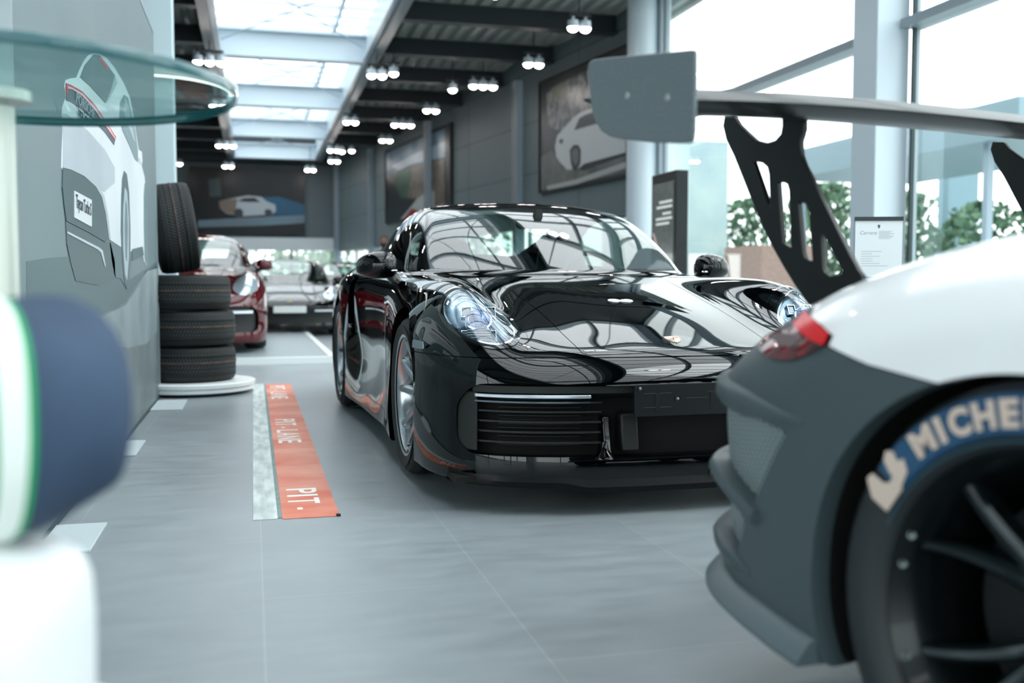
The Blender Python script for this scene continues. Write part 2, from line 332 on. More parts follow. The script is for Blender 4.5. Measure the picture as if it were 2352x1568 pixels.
for j, (x, y) in enumerate(((4.79, 11.7), (4.79, 6.7), (-.68, 12.8), (3.0, 12.8), (-.68, 7.6), (3.0, 7.6), (4.79, 1.7), (3.0, 2.6))):
    e = spot_fixture(x, y, n=2); e['label'] = 'pair of spotlights above the front of the hall, out of view'; e['group'] = 'ceiling spotlights out of view'
# ---- outside: ground, trees, canopy, brick planter, neighbouring building
struct(MB().box(6.5, 60, -40, 80, -.25, -.08).box(-60, 6.5, 36, 90, -.25, -.08).box(-60, -6.4, -40, 36, -.25, -.08).box(-6.4, 6.5, -40, -12.3, -.25, -.08).build('ground', mat('pale_paving', '#a8aeae', .8, noise=(2, '#b4b9b9', .3))))
M_leaf = mat('tree_foliage', '#3f5c49', .8, noise=(3, '#5b7a5c', .25)); M_bark = mat('tree_bark', '#4a4238', .9)
def tree(x, y, h, r, label, seed, group='trees outside'):
    rnd = random.Random(seed); e = thing('tree', label, 'tree', (x, y, -.08), 0, group)
    MB().tube([(0, 0, 0), (.05, .02, h*.3), (0, .05, h*.6)], [.14, .10, .05], 8).build('trunk', M_bark, e)
    mb = MB()
    for i in range(900):
        a = rnd.uniform(0, 2*pi); q = rnd.random()**.5; zz = rnd.uniform(-1, 1); rad = r*sqrt(max(0, 1-zz*zz))*q*(1+.25*sin(3*a+seed))
        c = Vector((rad*cos(a), rad*sin(a), h*.62+zz*h*.40)); s_ = rnd.uniform(.10, .22)*r*.6
        n_ = Vector((rnd.gauss(0, 1), rnd.gauss(0, 1), rnd.gauss(0, 1))).normalized(); t_ = n_.orthogonal().normalized(); b_ = n_.cross(t_)
        mb.add([c+t_*s_, c+b_*s_*.6, c-t_*s_, c-b_*s_*.6], [(0, 1, 2, 3)])
    mb.build('foliage', M_leaf, e, smooth=180)
for i, (x, y, h, r, lb) in enumerate([(18.3, 34.5, 4.0, 1.7, 'leafy tree between the pale building and the near wing mount'), (22.5, 36, 4.8, 2.1, 'tall tree outside just left of the pale square column'), (21.6, 29.7, 3.9, 1.8, 'green tree outside just right of the pale square column'), (20, 24, 3.1, 1.6, 'low green tree behind the canopy post near the right edge'),
        (2, 48, 5.0, 2.4, 'broad tree outside the back windows'), (5.6, 53, 4.5, 2.0, 'farther tree outside the right end of the back windows'), (9.6, 46, 4.6, 2.0, 'tree outside the low windows at the far end of the slanted wall')]): tree(x, y, h, r, lb, i+1)
o = MB().box(13.6, 17.5, 15.5, 24, 3.55, 4.25).build('canopy_roof', mat('canopy_blue_grey', '#7c939c', .4)); tag(o, 'blue grey flat canopy roof outside the glass front', 'canopy')
for x, y, lb in ((13.9, 16.6, 'near slim canopy post outside'), (13.9, 23.4, 'far slim canopy post outside')):
    tag(MB().box(x-.07, x+.07, y-.07, y+.07, -.08, 3.55).build('canopy_post', M_bluegrey), lb, 'post', 'canopy posts')
o = MB().box(15.0, 17.0, 27.5, 30, -.08, 2.0).build('brick_planter', mat('brown_brick', '#8a6f66', .85, noise=(12, '#a08a80', .2))); tag(o, 'low brown brick wall outside the glass front', 'wall')
o = MB().box(13.6, 15.6, 31, 38, -.08, 5.6).build('neighbour_building', mat('pale_blue_glass_wall', '#8fa5ab', .3, noise=(.6, '#a9bbb6', .2))); tag(o, 'pale blue glazed building outside behind the black totem', 'building')
o = MB().box(21.0, 22.1, 26.8, 27.3, -.08, 4.4).build('advertising_pylon', mat('blue_grey_pylon', '#6c8791', .5)); tag(o, 'blue grey pylon outside between the trees', 'pylon')
# ---- wall pictures
def flat(pts, x, M, name, hexc, parent, rough=.35, th=.0015, axis='x', noise=None, mname=None):
    o = MB().prism(pts, x, x-th, axis=axis).build(name, mat(mname or ('print_'+hexc.strip('#')), hexc, rough, noise=noise), parent)
    return o
def on_W(e): e.matrix_world = MW
# picture 1 on the slanted wall: white car
P1 = MB().box(-.06, -.004, -.06, 3.42, 2.60, 4.66).build('wall_picture', mat('print_dark_ground', '#23282a', .35, noise=(1.5, '#35393a', .25))); P1.matrix_world = MW
tag(P1, 'large framed picture of a white car on the slanted grey wall', 'picture')
f = MB(); f.box(-.08, -.004, -.1, 3.46, 2.56, 2.60).box(-.08, -.004, -.1, 3.46, 4.66, 4.70).box(-.08, -.004, 3.42, 3.46, 2.56, 4.70).box(-.08, -.004, -.1, -.06, 2.56, 4.70).build('picture_frame', M_black, P1)
flat([(3.376, 3.252), (2.878, 3.333), (2.419, 2.959), (1.561, 2.815), (0.121, 2.950), (0.117, 2.646), (3.063, 2.607), (3.353, 2.632)], -.061, 0, 'road', '#6f7270', P1, noise=(3, '#4a4d4c', .2))
flat([(3.121, 2.678), (1.894, 2.694), (0.119, 2.808), (0.118, 2.709), (1.893, 2.601), (3.044, 2.589)], -.063, 0, 'road_edge', '#a5a8a6', P1)
flat([(3.130, 4.431), (2.429, 4.508), (1.577, 4.541), (0.498, 4.441), (0.151, 4.093), (0.200, 3.609), (1.568, 3.517), (2.604, 3.661), (3.069, 3.808)], -.062, 0, 'rock', '#4a4d4e', P1, noise=(6, '#8c8f90', .1))
flat([(2.941, 4.479), (2.430, 4.523), (2.217, 4.352), (2.607, 4.181)], -.063, 0, 'tree_print', '#6b705c', P1)
flat([(2.748, 3.382), (2.658, 3.572), (2.335, 3.687), (1.988, 3.808), (1.702, 3.857), (1.092, 3.858), (0.490, 3.812), (0.132, 3.753), (0.121, 2.964), (1.082, 2.945), (1.562, 2.938), (1.811, 2.872), (2.241, 2.901), (2.509, 3.049), (2.692, 3.190)], -.064, 0, 'white_car_print', '#c2c7c9', P1)
flat([(1.969, 3.573), (1.768, 3.760), (1.537, 3.786), (0.861, 3.785), (0.783, 3.568), (1.406, 3.570)], -.066, 0, 'car_window_print', '#2e3336', P1)
flat([(2.102, 3.028), (2.139, 3.244), (1.984, 3.318), (1.798, 3.295), (1.696, 3.190), (1.711, 2.962), (1.861, 2.846), (2.015, 2.878)], -.066, 0, 'wheel_print', '#1f2325', P1)
flat([(2.033, 3.051), (2.052, 3.194), (1.949, 3.244), (1.831, 3.230), (1.763, 3.144), (1.795, 2.994), (1.896, 2.927)], -.068, 0, 'rim_print', '#5d6366', P1)
flat([(2.602, 3.452), (2.494, 3.502), (2.386, 3.456), (2.457, 3.386)], -.066, 0, 'headlamp_print', '#3b4043', P1)
flat([(1.644, 2.931), (0.122, 2.999), (0.121, 2.907), (1.643, 2.824)], -.063, 0, 'car_shadow_print', '#191c1d', P1)
# picture 2: landscape
P2 = MB().box(-.05, -.004, 8.46, 13.95, 2.60, 4.62).build('wall_picture', mat('print_night_blue', '#151d22', .35)); P2.matrix_world = MW
tag(P2, 'large picture of rocks, green trees and a red and white corner on the slanted wall', 'picture')
MB().box(-.07, -.004, 8.42, 8.55, 2.56, 4.66).box(-.07, -.004, 8.42, 13.99, 2.56, 2.60).box(-.07, -.004, 8.42, 13.99, 4.62, 4.66).box(-.07, -.004, 13.95, 13.99, 2.56, 4.66).build('picture_frame', M_black, P2)
flat([(13.888, 4.569), (10.227, 4.588), (8.854, 4.571), (8.861, 3.881), (10.237, 3.928), (11.878, 3.993), (13.862, 3.855)], -.052, 0, 'sky_print', '#32566c', P2, noise=(1, '#7793a3', .2))
flat([(13.293, 4.144), (11.121, 4.254), (8.857, 4.268), (8.861, 3.902), (11.496, 4.021), (12.673, 3.957)], -.053, 0, 'cloud_print', '#9fb1bb', P2)
flat([(13.861, 3.905), (12.271, 3.964), (10.237, 3.928), (8.862, 3.860), (8.874, 2.745), (10.255, 2.733), (11.897, 3.057), (13.307, 3.556)], -.054, 0, 'rock_print', '#7c7264', P2, noise=(4, '#4e4a44', .15))
flat([(13.305, 3.617), (12.755, 3.966), (11.687, 3.972), (11.425, 3.795), (11.698, 3.415), (11.974, 3.110), (12.895, 3.217)], -.055, 0, 'tree_print', '#2d5c47', P2, noise=(8, '#1c3b33', .15))
flat([(13.820, 3.788), (13.011, 3.591), (12.487, 3.185), (11.141, 3.080), (11.710, 2.774), (13.893, 2.629)], -.056, 0, 'dark_slope_print', '#12181b', P2)
flat([(12.499, 2.610), (10.959, 3.066), (10.077, 3.184), (9.347, 3.101), (8.874, 2.745), (11.150, 2.565)], -.057, 0, 'white_corner_print', '#a9adab', P2)
flat([(12.219, 2.605), (11.518, 2.843), (10.784, 2.701), (11.077, 2.560)], -.059, 0, 'red_stripe_print', '#8d1c2c', P2)
flat([(9.633, 3.721), (8.862, 3.776), (8.874, 2.766), (9.646, 2.757)], -.059, 0, 'brown_rock_print', '#4d4238', P2, noise=(5, '#6a5c4e', .15))
# picture 3 on the back wall
P3 = MB().box(-2.01, 1.77, 35.25, 35.39, 2.52, 4.74).build('wall_picture', mat('print_black_night', '#0b1216', .35)); tag(P3, 'wide dark picture of a silver car on the back wall', 'picture')
def flb(pts, d, name, hexc, noise=None): MB().prism(pts, 35.25-d, 35.25, axis='y').build(name, mat('print_'+hexc.strip('#'), hexc, .35, noise=noise), P3)
flb([(-1.759, 2.945), (-0.272, 3.057), (0.882, 3.136), (1.761, 3.180), (1.758, 2.911), (0.298, 2.800), (-1.763, 2.712)], .004, 'road_print', '#6f8fa2', (1, '#5d6064', .3))
flb([(0.312, 3.761), (0.891, 3.788), (1.765, 3.539), (1.761, 3.180), (0.839, 3.165), (0.304, 3.215)], .006, 'blue_haze_print', '#0f4560', (1, '#1d5f82', .3))
flb([(-1.049, 3.366), (-1.074, 3.600), (-0.690, 3.696), (-0.476, 3.744), (-0.118, 3.811), (0.312, 3.776), (0.483, 3.632), (0.771, 3.519), (0.798, 3.312), (0.665, 3.191), (-0.271, 3.116), (-0.840, 3.194)], .010, 'silver_car_print', '#aeb6bd', None)
flb([(-0.478, 3.612), (-0.262, 3.719), (0.096, 3.742), (0.281, 3.598), (-0.121, 3.590)], .014, 'car_window_print', '#20262a', None)
flb([(-1.049, 3.366), (-1.074, 3.600), (-0.690, 3.681), (-0.477, 3.700), (-0.524, 3.376), (-0.584, 3.170), (-0.839, 3.209)], .012, 'car_rear_print', '#77695f', None)
for cxp, w in (('a', 0), ('b', 1)):
    pts = [(-0.598, 3.228), (-0.539, 3.347), (-0.424, 3.378), (-0.311, 3.321), (-0.284, 3.204), (-0.329, 3.071), (-0.458, 3.039), (-0.557, 3.097)] if w == 0 else [(0.406, 3.276), (0.451, 3.350), (0.552, 3.367), (0.653, 3.324), (0.681, 3.236), (0.622, 3.161), (0.506, 3.144), (0.434, 3.187)]
    flb(pts, .016, 'wheel_print', '#343a40', None)
flb([(-1.413, 4.321), (-1.033, 4.374), (-1.000, 3.777), (-1.367, 3.739)], .006, 'lit_door_print', '#3a4a4e', None)

# ---------------------------------------------------------------- implicit car bodies
class Spl:
    """natural cubic spline expressed as a linear operator on knot values"""
    def __init__(s, kn):
        s.k = np.array(kn, float); n = len(kn); h = np.diff(s.k)
        A = np.eye(n); B = np.zeros((n, n))
        for i in range(1, n-1):
            A[i, i-1] = h[i-1]/6; A[i, i] = (h[i-1]+h[i])/3; A[i, i+1] = h[i]/6
            B[i, i-1] = 1/h[i-1]; B[i, i] = -1/h[i-1]-1/h[i]; B[i, i+1] = 1/h[i]
        s.M = np.linalg.solve(A, B)
    def w(s, q):
        q = np.clip(np.asarray(q, float), s.k[0], s.k[-1]); n = len(s.k)
        i = np.clip(np.searchsorted(s.k, q)-1, 0, n-2); h = s.k[i+1]-s.k[i]
        a = (s.k[i+1]-q)/h; b = 1-a; r = np.arange(len(q)); W = np.zeros((len(q), n))
        W[r, i] += a; W[r, i+1] += b
        W += ((a**3-a)*h*h/6)[:, None]*s.M[i]+((b**3-b)*h*h/6)[:, None]*s.M[i+1]
        return W
class Tab:
    """2D table spline; first axis optionally mirrored about 0"""
    def __init__(s, a, b, t, sym=False):
        t = np.array(t, float)
        if sym:
            a = [-v for v in a[:0:-1]]+list(a); t = np.vstack([t[:0:-1], t])
        s.a = Spl(a); s.b = Spl(b); s.t = t
    def __call__(s, p, q): return np.einsum('ij,ij->i', s.a.w(p)@s.t, s.b.w(q))
    def grid(s, p, q): return s.a.w(p)@s.t@s.b.w(q).T
def smax(a, b, k):
    h = np.maximum(k-np.abs(a-b), 0)/k
    return np.maximum(a, b)+h*h*k/4
def smin(a, b, k): return -smax(-a, -b, k)
class Body:
    def __init__(s, d): s.d = d
    def comb(s, y, z, u, T, W, A, B, R, S):
        d = s.d; k = d.get('k', .09)
        lo = smax(z-T, u-W, k)
        lo = smax(lo, A-y, d.get('kf', .10)); lo = smax(lo, y-B, .09)
        lo = smax(lo, d['zb']-z, .02)
        if R is None: return lo
        g = smax(z-R, u-S, d.get('kg', .09)); g = smax(smax(g, d['zg']-z, .02), d.get('yg', .22)-y, .02)
        return smin(lo, g, d.get('ku', .02))
    def F(s, P):
        x, y, z = P[:, 0], P[:, 1], P[:, 2]; u = np.sqrt(x*x+1e-6); d = s.d
        T = d['T'](u, y)
        if 'crease' in d: T = T+d['crease'](u, y)
        return s.comb(y, z, u, T, d['W'](y, z), d['Yf'](u, z), d['Yr'](u, z), d['R'](u, y), d['S'](y, z))
    def grad(s, P, h=.002):
        G = np.zeros_like(P)
        for a in range(3):
            e = np.zeros(3); e[a] = h
            G[:, a] = (s.F(P+e)-s.F(P-e))/(2*h)
        return G
    def project(s, P, n=4):
        for _ in range(n):
            f = s.F(P); G = s.grad(P); st = f/np.maximum((G*G).sum(1), .2)
            P = P-np.clip(st, -.02, .02)[:, None]*G
        return P
    def mesh(s, res):
        d = s.d; (x0, x1), (y0, y1), (z0, z1) = d['box']
        X = np.arange(x0, x1+res, res); Y = np.arange(y0, y1+res, res); Z = np.arange(z0, z1+res, res)
        u = np.sqrt(X*X+1e-6)
        T = d['T'].grid(u, Y)
        if 'crease' in d:
            uu, yy = np.meshgrid(u, Y, indexing='ij'); T = T+d['crease'](uu.ravel(), yy.ravel()).reshape(T.shape)
        F = s.comb(Y[None, :, None], Z[None, None, :], u[:, None, None], T[:, :, None], d['W'].grid(Y, Z)[None],
                   d['Yf'].grid(u, Z)[:, None], d['Yr'].grid(u, Z)[:, None], d['R'].grid(u, Y)[:, :, None], d['S'].grid(Y, Z)[None])
        N = F < 0; sh = np.array(N.shape)-1
        acc = np.zeros(tuple(sh)+(3,), np.float32); cnt = np.zeros(tuple(sh), np.float32)
        quads = []; org = np.array([X[0], Y[0], Z[0]])
        cross = []
        for a in range(3):
            sl0 = [slice(None)]*3; sl1 = [slice(None)]*3; sl0[a] = slice(0, -1); sl1[a] = slice(1, None)
            f0 = F[tuple(sl0)]; f1 = F[tuple(sl1)]; c = (f0 < 0) != (f1 < 0); I = np.argwhere(c)
            t = f0[c]/(f0[c]-f1[c]); P = I.astype(np.float32); P[:, a] += t
            b, e = [(1, 2), (2, 0), (0, 1)][a]; corner = []
            ok = (I[:, b] > 0) & (I[:, e] > 0) & (I[:, b] < sh[b]) & (I[:, e] < sh[e])
            I, P, sg = I[ok], P[ok], (f0[c] < 0)[ok]
            for db, de in ((-1, -1), (0, -1), (0, 0), (-1, 0)):
                J = I.copy(); J[:, b] += db; J[:, e] += de; corner.append(J)
                np.add.at(acc, tuple(J.T), P); np.add.at(cnt, tuple(J.T), 1)
            cross.append((corner, sg))
        m = cnt > 0; idx = -np.ones(tuple(sh), int); idx[m] = np.arange(m.sum())
        V = acc[m]/cnt[m][:, None]*res+org
        for corner, sg in cross:
            q = np.stack([idx[tuple(J.T)] for J in corner], 1)
            q = np.where(sg[:, None], q, q[:, ::-1]); quads.append(q)
        Q = np.vstack(quads); V = s.project(V.astype(float))
        d1 = ((V[Q[:, 0]]-V[Q[:, 2]])**2).sum(1); d2 = ((V[Q[:, 1]]-V[Q[:, 3]])**2).sum(1)
        A = Q[:, [0, 1, 2]]; B = Q[:, [0, 2, 3]]; C_ = Q[:, [0, 1, 3]]; D_ = Q[:, [1, 2, 3]]; w = (d1 < d2)[:, None]
        T_ = np.vstack([np.where(w, A, C_), np.where(w, B, D_)])
        return V, T_
def iso_cut(V, T, fn, lvl=0.):
    g = fn(V)-lvl; g = np.where(np.abs(g) < 1e-7, 1e-7, g)
    s = g[T] > 0; n = s.sum(1); keep = T[(n == 0) | (n == 3)]; cut = T[(n == 1) | (n == 2)]
    new = []; verts = []; cache = {}; base = len(V)
    def mid(a, b):
        k = (a, b) if a < b else (b, a)
        if k not in cache:
            t = g[k[0]]/(g[k[0]]-g[k[1]]); cache[k] = base+len(verts); verts.append(V[k[0]]*(1-t)+V[k[1]]*t)
        return cache[k]
    for t in cut.tolist():
        pos = [g[v] > 0 for v in t]; odd = pos.index(True) if sum(pos) == 1 else pos.index(False)
        a, b, c = t[odd], t[(odd+1) % 3], t[(odd+2) % 3]
        p, q = mid(a, b), mid(a, c); new += [(a, p, q), (p, b, c), (p, c, q)]
    if verts: V = np.vstack([V, verts])
    T = np.vstack([keep, np.array(new, int).reshape(-1, 3)])
    return V, T
def poly_sd(pts, P, Q):
    """signed distance to a 2D polygon (negative inside)"""
    pts = np.array(pts, float); n = len(pts); D = np.full(len(P), 1e9); ins = np.zeros(len(P), bool)
    for i in range(n):
        a = pts[i]; b = pts[(i+1) % n]; e = b-a; w0 = P-a[0]; w1 = Q-a[1]
        t = np.clip((w0*e[0]+w1*e[1])/(e@e), 0, 1)
        D = np.minimum(D, (w0-t*e[0])**2+(w1-t*e[1])**2)
        c = (a[1] > Q) != (b[1] > Q)
        with np.errstate(all='ignore'): xx = (b[0]-a[0])*(Q-a[1])/(b[1]-a[1])+a[0]
        ins ^= c & (P < xx)
    D = np.sqrt(D); return np.where(ins, -D, D)
def spec911(o=None):
    o = o or {}
    U = [0, .25, .45, .60, .72, .82, .93]
    Yk = [-1.1, -.9, -.7, -.5, -.25, 0, .3, .6, 1.0, 1.6, 2.05, 2.45, 2.85, 3.2, 3.6]
    T = [[.50, .49, .47, .45, .44, .42, .40],
         [.570, .5645, .553, .535, .525, .505, .455],
         [.632, .6265, .615, .622, .655, .632, .555],
         [.690, .6845, .673, .700, .757, .728, .635],
         [.752, .7465, .735, .768, .828, .795, .70],
         [.805, .7995, .788, .815, .850, .822, .735],
         [.858, .8525, .842, .852, .862, .840, .765],
         [.895, .890, .882, .877, .873, .853, .79],
         [.915, .91, .905, .90, .890, .868, .82],
         [.925, .92, .915, .91, .905, .890, .85],
         [.935, .93, .93, .93, .930, .915, .86],
         [.945, .945, .945, .945, .945, .930, .87],
         [.935, .935, .93, .925, .920, .90, .83],
         [.880, .88, .875, .865, .850, .82, .75],
         [.74, .74, .73, .72, .70, .68, .62]]
    if o.get('T'): T = o['T']
    Wy = [-1.0, -.7, -.4, 0, .4, .7, 1.2, 1.7, 2.1, 2.45, 2.9, 3.4]; Wz = [.1, .25, .4, .55, .7, .85, 1.0]
    W = [[.90, .90, .90, .90, .88, .86, .84], [.90, .915, .92, .915, .90, .87, .85], [.915, .935, .935, .93, .915, .88, .85],
         [.93, .94, .942, .94, .92, .885, .85], [.925, .925, .915, .91, .905, .88, .85], [.905, .89, .88, .885, .89, .875, .85],
         [.905, .885, .872, .88, .89, .88, .86], [.915, .90, .89, .90, .905, .895, .87], [.935, .945, .95, .95, .945, .925, .89],
         [.94, .955, .96, .96, .95, .93, .89], [.93, .95, .95, .945, .93, .90, .87], [.90, .92, .92, .91, .90, .87, .84]]
    Fu = [0, .3, .5, .65, .78, .86, .92, 1.0]; Fz = [.05, .12, .2, .28, .36, .45, .52, .60, .70, .85]
    base = [-.93, -.985, -.995, -.985, -.99, -1.0, -.985, -.93, -.80, -.5]; du = [0, .012, .045, .10, .195, .31, .46, .75]
    Yf = [[b+q for b in base] for q in du]
    Ru = [0, .4, .65, .8, .9, .97]; Rz = [.1, .3, .5, .65, .8, .95]
    rb = [3.36, 3.5, 3.53, 3.52, 3.42, 3.2]; rd = [0, .02, .09, .22, .42, .7]
    Yr = [[b-q for b in rb] for q in rd]
    Gy = [.2, .42, .65, .85, 1.05, 1.35, 1.7, 2.1, 2.5, 2.9, 3.3, 3.7]; Gu = [0, .3, .5, .65, .8]
    R = [[.745, .885, 1.020, 1.13, 1.222, 1.292, 1.303, 1.255, 1.15, 1.02, .88, .74], [.72, .86, 1.0, 1.115, 1.212, 1.282, 1.293, 1.245, 1.14, 1.01, .87, .73],
         [.66, .805, .955, 1.08, 1.18, 1.258, 1.27, 1.22, 1.11, .98, .84, .70], [.59, .735, .89, 1.025, 1.132, 1.222, 1.235, 1.18, 1.06, .92, .79, .65],
         [.50, .645, .80, .94, 1.05, 1.155, 1.17, 1.11, .98, .84, .71, .57]]
    Sy = [.2, .8, 1.4, 2.0, 2.5, 3.0, 3.6]; Sz = [.8, .95, 1.1, 1.25, 1.35]
    S = [[.76, .72, .65, .58, .52], [.785, .745, .68, .60, .54], [.795, .76, .695, .61, .55], [.785, .745, .67, .58, .51],
         [.74, .68, .60, .50, .42], [.66, .58, .49, .38, .3], [.55, .45, .35, .25, .2]]
    d = dict(T=Tab(U, Yk, np.array(T).T, True), W=Tab(Wy, Wz, W), Yf=Tab(Fu, Fz, Yf, True), Yr=Tab(Ru, Rz, Yr, True),
             R=Tab(Gu, Gy, R, True), S=Tab(Sy, Sz, S), zb=.10, zg=.6, box=((-1.06, 1.06), (-1.12, 3.66), (.04, 1.38)))
    d.update(o.get('d', {})); return d

def spec_race():
    d = spec911()
    U = [0, .25, .45, .60, .72, .82, .93]
    Yk = [-1.1, -.9, -.7, -.5, -.25, 0, .3, .6, 1.0, 1.6, 2.05, 2.45, 2.7, 2.9, 3.05, 3.2, 3.6]
    t = d['T'](np.repeat(np.array(U)*1., len(Yk)), np.tile(np.array(Yk), len(U))).reshape(len(U), len(Yk))
    dz = np.interp(Yk, [2.05, 2.45, 2.7, 2.9, 3.05, 3.2, 3.6], [-.01, -.025, -.045, -.07, -.095, -.135, -.30])
    d['T'] = Tab(U, Yk, t+dz, True)
    Gy = [.2, .42, .65, .85, 1.05, 1.35, 1.7, 2.1, 2.5, 2.9, 3.3, 3.7]; Gu = [0, .3, .5, .65, .8]
    R = d['R'](np.repeat(np.array(Gu)*1., 12), np.tile(np.array(Gy), 5)).reshape(5, 12)
    R += np.interp(Gy, [1.7, 2.1, 2.5, 2.9, 3.3, 3.7], [0, -.02, -.07, -.16, -.26, -.3])
    d['R'] = Tab(Gu, Gy, R, True)
    Ru = [0, .4, .65, .8, .9, .97]; Rz = [.1, .3, .5, .62, .70, .80, .95]
    rb = [3.40, 3.47, 3.49, 3.49, 3.42, 3.25, 3.0]; rd = [0, .03, .10, .20, .36, .6]
    d['Yr'] = Tab(Ru, Rz, [[b-q for b in rb] for q in rd], True)
    d['zb'] = .195
    return d

# ---------------------------------------------------------------- car parts
def part_mesh(B, V, T, name, m, parent, rim=None, off=0., kind=None, label=None):
    """one painted panel cut from the body surface, analytic normals; rim = (fn(V)->abs dist, vector fn, eps) turned edges"""
    if len(T) == 0: return None
    used, inv = np.unique(T, return_inverse=True); T2 = inv.reshape(T.shape); P = V[used]
    G = B.grad(P, .0015); N = G/np.maximum(np.linalg.norm(G, axis=1), 1e-6)[:, None]
    # orientation
    fn = np.cross(P[T2[:, 1]]-P[T2[:, 0]], P[T2[:, 2]]-P[T2[:, 0]]); fl = (fn*N[T2[:, 0]]).sum(1) < 0
    T2[fl] = T2[fl][:, ::-1]
    if off: P = P+N*off
    allV = [P]; allN = [N]; allT = T2.tolist(); base = len(P)
    if rim is not None:
        e = np.vstack([T2[:, [0, 1]], T2[:, [1, 2]], T2[:, [2, 0]]]); es = np.sort(e, 1)
        key = es[:, 0].astype(np.int64)*(len(P)+1)+es[:, 1]; u_, i_, c_ = np.unique(key, return_index=True, return_counts=True)
        bd = e[i_[c_ == 1]]
        for fnr, vec, eps in rim:
            on = np.abs(fnr(P)) < eps; b = bd[on[bd[:, 0]] & on[bd[:, 1]]]
            if len(b) == 0: continue
            A = P[b[:, 0]]; C = P[b[:, 1]]; dA = vec(A); dC = vec(C)
            q = np.stack([A, C, C+dC, A+dA], 1).reshape(-1, 3)
            nn = np.cross(C-A, dA); nn /= np.maximum(np.linalg.norm(nn, axis=1), 1e-9)[:, None]
            nv = np.repeat(-nn, 4, 0)
            allV.append(q); allN.append(nv)
            for i in range(len(b)): k = base+4*i; allT.append([k, k+3, k+2, k+1])
            base += len(q)
    P = np.vstack(allV); N = np.vstack(allN)
    me = bpy.data.meshes.new(name); me.from_pydata(P.tolist(), [], allT)
    me.shade_smooth(); me.normals_split_custom_set_from_vertices(N.tolist())
    o = link_mesh(name, me, m, parent)
    if kind: o['kind'] = kind
    if label: o['label'] = label
    return o
def rr_poly(x0, x1, y0, y1, r, n=5):
    out = []
    for cx_, cy_, a in ((x1-r, y1-r, 0), (x0+r, y1-r, 90), (x0+r, y0+r, 180), (x1-r, y0+r, 270)):
        for i in range(n+1): t = radians(a+90*i/n); out.append((cx_+r*cos(t), cy_+r*sin(t)))
    return out
def round_poly(pts, r, n=4):
    out = []; N = len(pts)
    for i in range(N):
        p = Vector(pts[i]); a = (Vector(pts[i-1])-p); b = (Vector(pts[(i+1) % N])-p)
        d = min(r, a.length*.45, b.length*.45); A = p+a.normalized()*d; Bq = p+b.normalized()*d
        for k in range(n+1): t = k/n; q = A*(1-t)**2+p*2*t*(1-t)+Bq*t*t; out.append((q.x, q.y))
    return out
M_tyre = mat('tyre_rubber', '#1b1f20', .62, noise=(30, '#23282a', .3), bump=(160, .12, .002))
M_rimsil = mat('satin_silver_alloy', '#b9bec2', .22, metal=.95)
M_rimdark = mat('dark_alloy', '#4a4e52', .3, metal=.85)
M_gloss = mat('gloss_black_trim', '#030405', .08, coat=.6)
M_dark = mat('underbody_black', '#050606', .85)
M_chrome = mat('bright_chrome', '#e6ecf0', .06, metal=1)
M_glass = glass_mat('clear_glass', '#f2fbf8', 1.0)
M_tint = glass_mat('tinted_side_glass', '#6f7a78', 1.3)
M_wind = glass_mat('windscreen_glass', '#d9ebe5', 1.5, ior=1.55)
M_lens = glass_mat('lamp_lens', '#f4fbff', 1.5)
M_red = mat('brake_caliper_yellowgrey', '#8e9a2e', .4)
